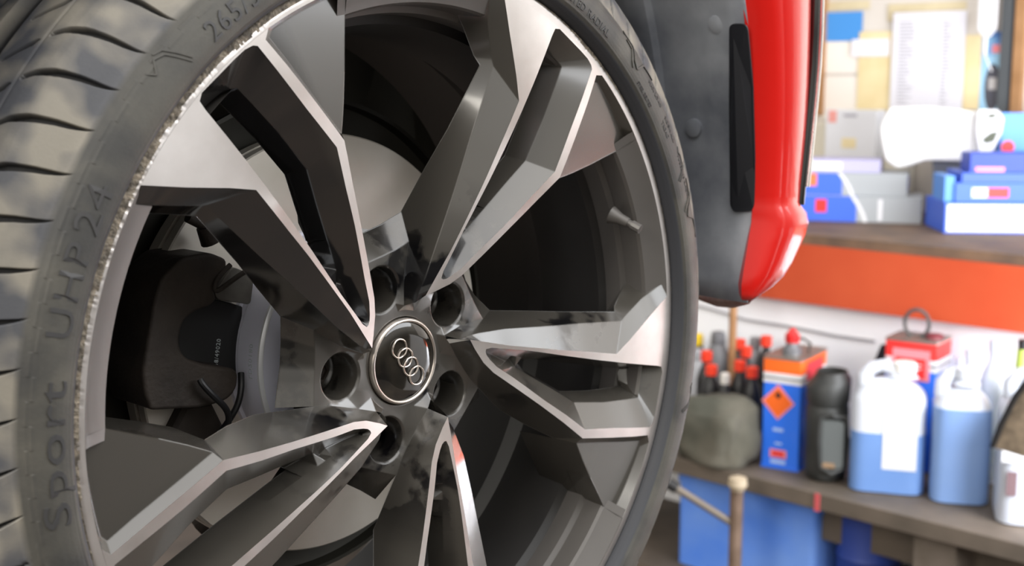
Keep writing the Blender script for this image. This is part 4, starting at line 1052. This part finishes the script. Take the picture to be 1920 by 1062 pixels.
b = MB(); b.tube([(w*.2, .09, h+.002), (w*.2, .10, h+.020), (w*.5, .12, h+.026), (w*.8, .10, h+.020), (w*.8, .09, h+.002)], .003, 8); b.build('handle', M['iron'], t, smooth=True)

# second tin further back
A2, _ = stand(1661, 640, .285); rz2 = math.radians(-36); w2, _ = on_plane(A2, rz2, 1757, 660)
t, w, h = tin_can('short blue and red tin with a wire carrying ring, behind the half full jug', (1662, 802), (1757, 824), (1661, 634), .10, 0, .0, redp, (A2, w2, rz2))
rp = w*.07
slab(t, 'pink_panel', pinkp, w*.15, w*.88, h*.70, h*.935, -.0022); slab(t, 'red_panel', redp, w*.22, w*.80, h*.72, h*.87, -.0028)
tv, tf = text_mesh('FFF', h*.11, .0003, 2, 1.15); L = max(v[0] for v in tv)
mesh_obj('label_lettering', [(w*.28+v[0]/L*w*.45, -.0031-v[2], h*.755+v[1]) for v in tv], tf, mat('label_pink_white', (.88, .60, .62), .5), t, False)
b = MB(); n_ = 26; b.tube([(w*.46+.028*math.cos(PI*i/n_*2), .045, h+.032+.032*math.sin(PI*i/n_*2)) for i in range(n_)], .0045, 8, closed=True); b.build('carrying_ring', mat('dark_wire', (.09, .09, .09), .4, .5), t, smooth=True)
b = MB(); b.lathe([(.020, h), (.020, h+.010), (.016, h+.012)], 20, (w*.80, .05, 0)); b.build('cap', mat('maroon_cap', (.16, .03, .04), .4), t, smooth=True)
# black wedge leaning behind the tin
PN = (G(0, BW-.03, ZB), RZ)
t = thing('slanted_panel', 'black slanted panel leaning behind the short tin', 'panel', G(at_b(1660, 760, BW-.03)[0], BW-.03, ZB))
plate(t, 'panel', [(1610, 790), (1628, 705), (1652, 646), (1672, 650), (1690, 790)], PN[0], PN[1], 0, .012, M['black'], 0, .004)

# black oil can with a handle window
A_, w, rz = face_frame((1502, 905), (1580, 913), ZB); h = ztop(A_, 1500, 702)
t = thing('oil_jug', 'black plastic oil measuring jug with open mouth and a see-through handle slot', 'jug', A_, None, rz)
bp_ = mat('dull_black_plastic', (.020, .021, .020), .55, 0, (.035, .036, .034), 20, .4)
def ell(cx, cy, rx, ry, z, n=40): return [(cx+rx*math.cos(2*PI*i/n), cy+ry*math.sin(2*PI*i/n), z) for i in range(n)]
cx_, cy_ = w*.5, .06
pf = [(.42, 0), (.52, .03), (.56, .10), (.56, .50), (.55, .66), (.52, .69), (.56, .73), (.58, .86), (.50, .93), (.40, .985), (.40, 1.0), (.37, 1.0), (.36, .95), (.45, .86), (.45, .74)]
b = MB(); n_ = 40; rings = [ell(cx_+(.08*w if f_ > .9 else 0), cy_, w*r_*.94, .055*r_/.56, h*f_) for r_, f_ in pf]
vs = [v for rg in rings for v in rg]; fs = [(j*n_+i, j*n_+(i+1) % n_, (j+1)*n_+(i+1) % n_, (j+1)*n_+i) for j in range(len(rings)-1) for i in range(n_)]+[tuple(range(n_))[::-1], tuple(range((len(rings)-1)*n_, len(rings)*n_))]
b.add(vs, fs); b.build('jug_body', bp_, t, smooth=True, sharp=40)
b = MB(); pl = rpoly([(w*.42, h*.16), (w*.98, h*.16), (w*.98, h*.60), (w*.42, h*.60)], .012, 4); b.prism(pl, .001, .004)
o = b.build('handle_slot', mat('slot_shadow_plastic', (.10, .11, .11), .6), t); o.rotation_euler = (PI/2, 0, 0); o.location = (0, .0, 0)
b = MB(); b.tube([(w*.42, -.002, h*.62), (w*.40, -.004, h*.4), (w*.44, -.002, h*.16), (w*.72, -.004, h*.115), (w*1.0, .012, h*.16), (w*1.03, .015, h*.4), (w*1.0, .012, h*.62), (w*.7, -.004, h*.645)], .0065, 10, closed=True); b.build('handle', bp_, t, smooth=True)
b = MB(); b.prism(rpoly([(w*.5, h*.165), (w*.8, h*.165), (w*.8, h*.21), (w*.5, h*.215)], .005, 3), .0045, .0055); o = b.build('oil_stain', mat('tan_residue', (.26, .17, .10), .6), t); o.rotation_euler = (PI/2, 0, 0)

# dirty brown scoop at the right edge
SP_ = (G(0, -.035, ZB), RZ)
t = thing('dirty_scoop', 'grimy brown sheet metal scoop overlapping the milky jug at the right edge', 'scoop', G(at_b(1900, 860, -.035)[0], -.035, ZB))
plate(t, 'scoop_body', [(1858, 838), (1872, 800), (1900, 745), (1935, 700), (1990, 700), (1990, 872), (1915, 856)], SP_[0], SP_[1], 0, .004, mat('brown_grime', (.10, .075, .05), .7, 0, (.24, .18, .12), 30, .6), 0, .002)
plate(t, 'folded_rim', [(1856, 838), (1870, 798), (1898, 742), (1933, 696), (1940, 702), (1905, 748), (1876, 804), (1862, 842)], SP_[0], SP_[1], -.012, .012, M['black'], 0, .001)
plate(t, 'stem', [(1950, 860), (1962, 860), (1962, 1012), (1950, 1012)], SP_[0], SP_[1], .03, .012, M['iron'], 0, .001)

# greenish bottle cut off at the right edge
p, h = stand(1918, 655, .30)
t = thing('spray_bottle', 'yellow-green bottle top at the right edge behind the milky jug', 'bottle', p)
b = MB(); b.lathe([(.022, 0), (.024, .01), (.024, h*.7), (.014, h*.85), (.012, h)], 20); b.build('bottle', mat('lime_plastic', (.34, .42, .08), .4), t, smooth=True)
b = MB(); b.lathe([(.010, h), (.011, h+.02)], 14); b.build('nozzle', M['black'], t, smooth=True)

# black bottles with red caps at the back of the bench
rc = mat('bottle_cap_red', (.80, .05, .02), .4)
bpos = [(1325, 658, .20), (1334, 684, .155), (1388, 636, .36), (1399, 650, .28), (1388, 676, .19), (1411, 688, .17), (1437, 630, .36)]
lbs = ['black bottle with a red cap, furthest left behind the broom handle', 'black bottle with an orange-red cap, close to the tyre edge, lower of two', 'black bottle with a red cap, highest just right of the broom handle', 'black bottle with a dark red cap, second right of the broom handle', 'black bottle with an orange-red cap, low right of the broom handle', 'black bottle with an orange-red cap, touching the left of the tall tin', 'black bottle with a pinkish red cap, peeping up behind the tall tin']
for (x, y, bb), lb in zip(bpos, lbs):
    p, h = stand(x, y, bb)
    t = thing('oil_bottle', lb, 'bottle', p, 'black bottles with red caps')
    b = MB(); b.lathe([(.021, 0), (.023, .006), (.023, h*.66), (.018, h*.76), (.010, h*.84), (.010, h-.02)], 22); b.build('bottle', M['black'], t, smooth=True)
    b = MB(); b.lathe([(.012, h-.026), (.0145, h-.025), (.0145, h-.002), (.011, h)], 18); b.build('cap', rc, t, smooth=True)
for x, y, bb, m_, nm, lb, ca, hs in ((1360, 700, .14, mat('white_cap', (.75, .72, .68), .5), 'white_bottle', 'small bottle with a white cap at the foot of the broom handle', 'bottle', .018), (1347, 622, .37, mat('grey_plastic', (.16, .16, .17), .5), 'grease_gun', 'dark grey canister standing behind the black bottles', 'canister', .030), (1309, 626, .37, mat('yellow_plastic', (.80, .55, .03), .5), 'yellow_bottle', 'bottle with a yellow top, half hidden by the tyre', 'bottle', .022), (1416, 632, .37, mat('grey_plastic', (.26, .26, .27), .5), 'grey_canister', 'mid grey canister left of the tall tin, behind the bottles', 'canister', .022), (1309, 655, .28, mat('pale_grey', (.4, .41, .44), .5), 'grey_bottle', 'pale grey bottle just clear of the tyre edge', 'bottle', .024)):
    p, h = stand(x, y, bb); t = thing(nm, lb, ca, p)
    b = MB(); b.lathe([(hs*.9, 0), (hs, .006), (hs, h*.72), (hs*.6, h*.86), (hs*.5, h*.88)], 20); b.build('bottle', M['black'] if 'cap' in m_.name or 'yellow' in m_.name else m_, t, smooth=True)
    b = MB(); b.lathe([(hs*.62, h*.86), (hs*.66, h*.87), (hs*.62, h*.985), (hs*.45, h)], 18); b.build('cap', m_, t, smooth=True)
# dark toolbox behind the bottles gives them their dark ground
a_, _ = at_b(1300, 760, BW-.03); a2_, _ = at_b(1420, 760, BW-.03)
o = MB().box(0, a2_-a_, 0, .022, 0, .15).build('toolbox', M['black'], None, bevel=.003); local(o, a_, BW-.026, ZB); tag(o, 'long low black case against the wall behind the bottles', 'case')
# broom handle
a_ = at_b(1373, 650, .235)[0]
o = MB().tube([(0, 0, ZB+.001), (.0, 0, 1.02), (.0, 0, 1.17)], .0095, 12).build('broom_handle', M['wood'], None, smooth=True)
o.location = G(a_, .235, 0); o.rotation_euler = (0, 0, RZ); tag(o, 'light brown wooden stick standing upright in front of the bottles', 'stick')
# cable along the wall
q = [(x, y) for x, y in ((1300, 572), (1340, 582), (1400, 600), (1480, 612), (1560, 628), (1640, 640))]
pts_ = []
for x, y in q: a_, z_ = at_b(x, y, BW-.006); pts_.append((a_, BW-.006, z_))
o = MB().tube(pts_, .003, 8).build('cable', mat('grey_cable', (.35, .35, .37), .6), None, smooth=True); o.location = F0; o.rotation_euler = (0, 0, RZ); tag(o, 'thin grey cable pinned across the white wall under the red board', 'cable')

def lump(name, c, size, m, label=None, cat=None, n=1.0, seed=1, sub=3, parent=None, freq=9):
    from mathutils import noise
    bm = bmesh.new(); bmesh.ops.create_icosphere(bm, subdivisions=sub+1, radius=1)
    for v in bm.verts:
        p = v.co.copy()
        k = 1+n*.30*noise.noise(p*1.4+Vector((seed*3.1, 0, seed)))+n*.08*noise.noise(p*freq*.5+Vector((seed, 5, 2)))
        p = Vector([math.copysign(abs(q_)**.72, q_) for q_ in p])*k
        v.co = Vector((p.x*size[0], p.y*size[1], p.z*size[2]))
    lo = min(v.co.z for v in bm.verts)*.8
    for v in bm.verts:
        if v.co.z < lo: v.co.z = lo+(v.co.z-lo)*.1
    zmin = min(v.co.z for v in bm.verts)
    for v in bm.verts: v.co.z -= zmin
    me = bpy.data.meshes.new(name); bm.to_mesh(me); bm.free(); me.materials.append(m)
    me.polygons.foreach_set('use_smooth', [True]*len(me.polygons))
    o = bpy.data.objects.new(name, me); link(o, parent)
    o.location = c; o.rotation_euler = (0, 0, RZ)
    return tag(o, label, cat)
# green-grey canvas bag on the bench end
cu_ = at_b(1338, 893, .045)
lump('canvas_bag', G(cu_[0], .045, ZB), (.104, .062, .084), mat('khaki_canvas', (.06, .06, .045), .9, 0, (.12, .11, .085), 9, .5, .5, 300), 'lumpy khaki green canvas bag lying beside the tyre', 'bag', .9, 3)
# blue crate and blue drum under the bench
def under(px0, px1, py, z): return at_z(px0, py, z), at_z(px1, py, z)
CB = .07
c0, zc0 = at_b(1268, 1046, CB); c1, _ = at_b(1526, 1046, CB); zl = zc0-.01
b = MB(); b.box(-2.6, 1.6, .0, BW-.01, zl-.03, zl); b.build('lower_shelf', M['bench'], bn)
w = c1-c0
t = thing('blue_crate', 'big scuffed bright blue plastic crate below the bench, behind the brown post', 'crate', G(c0, CB, zl), None, RZ)
cb = mat('scuffed_blue_plastic', (.07, .22, .80), .5, 0, (.16, .32, .80), 5, .5); hc = ZB-.038-zl-.02
b = MB(); b.prism(rpoly([(0, 0), (w, 0), (w, .26), (0, .26)], .02, 4), .0, hc); b.build('crate_body', cb, t, smooth=True, sharp=30)
b = MB(); b.prism(rpoly([(-.004, -.004), (w+.004, -.004), (w+.004, .264), (-.004, .264)], .022, 4), hc-.024, hc); b.build('rim', cb, t, smooth=True, sharp=30)
c2, _ = at_b(1583, 1040, .16)
t = thing('blue_drum', 'dark blue round drum under the bench, right of the blue crate', 'drum', G(max(c2, c1+.085), .16, zl))
b = MB(); b.lathe([(.066, .0), (.070, .01), (.070, hc*.5), (.073, hc*.52), (.070, hc*.55), (.070, hc*.93), (.06, hc*.97), (.02, hc*.98)], 40); b.build('drum_body', mat('navy_drum', (.02, .05, .28), .5), t, smooth=True)
# brown tubular stand with brace
p0 = at_z(1382, 905, .70); p0 = CAM+(p0-CAM)*.965; 
t = thing('steel_stand', 'rusty brown steel post stand with a diagonal brace in front of the blue crate', 'stand', Vector((p0.x, p0.y, 0)), None, RZ)
rst = mat('rusty_steel', (.15, .10, .07), .6, .3, (.22, .15, .11), 20, .5)
b = MB(); b.tube([(0, 0, 0), (0, 0, p0.z)], .0145, 14); b.build('post', rst, t, smooth=True)
b = MB(); b.lathe([(.001, p0.z-.012), (.014, p0.z-.012), (.021, p0.z), (.019, p0.z+.016), (.001, p0.z+.022)], 18, (.012, -.015, 0)); b.build('knob', mat('tan_knob', (.42, .34, .24), .6), t, smooth=True)
b = MB(); pa = at_z(1268, 912, .68)-Vector((p0.x, p0.y, 0)); 
def tl(v): v = Vector(v); return (v.dot(E1), v.dot(E2), v.z)
pb = at_z(1376, 985, .60)-Vector((p0.x, p0.y, 0)); s_ = .965
q0 = CAM+(at_z(1262, 912, .68)-CAM)*.965-Vector((p0.x, p0.y, 0)); d_ = ray(1378, 985); tt = (Vector((p0.x, p0.y, 0))-CAM).xy.length/d_.xy.length; q1 = CAM+d_*tt-Vector((p0.x, p0.y, 0))
b.tube([tl(q0), tl(q1)], .0085, 12); b.build('brace', mat('grey_steel_bar', (.20, .17, .14), .5, .4), t, smooth=True)
b = MB(); b.tube([tl(q0-(q1-q0).normalized()*.012), tl(q0+(q1-q0).normalized()*.010)], .013, 12); b.build('brace_end', M['black'], t, smooth=True)
b = MB(); b.lathe([(.10, 0), (.10, .008), (.03, .012)], 30); b.build('base', rst, t)
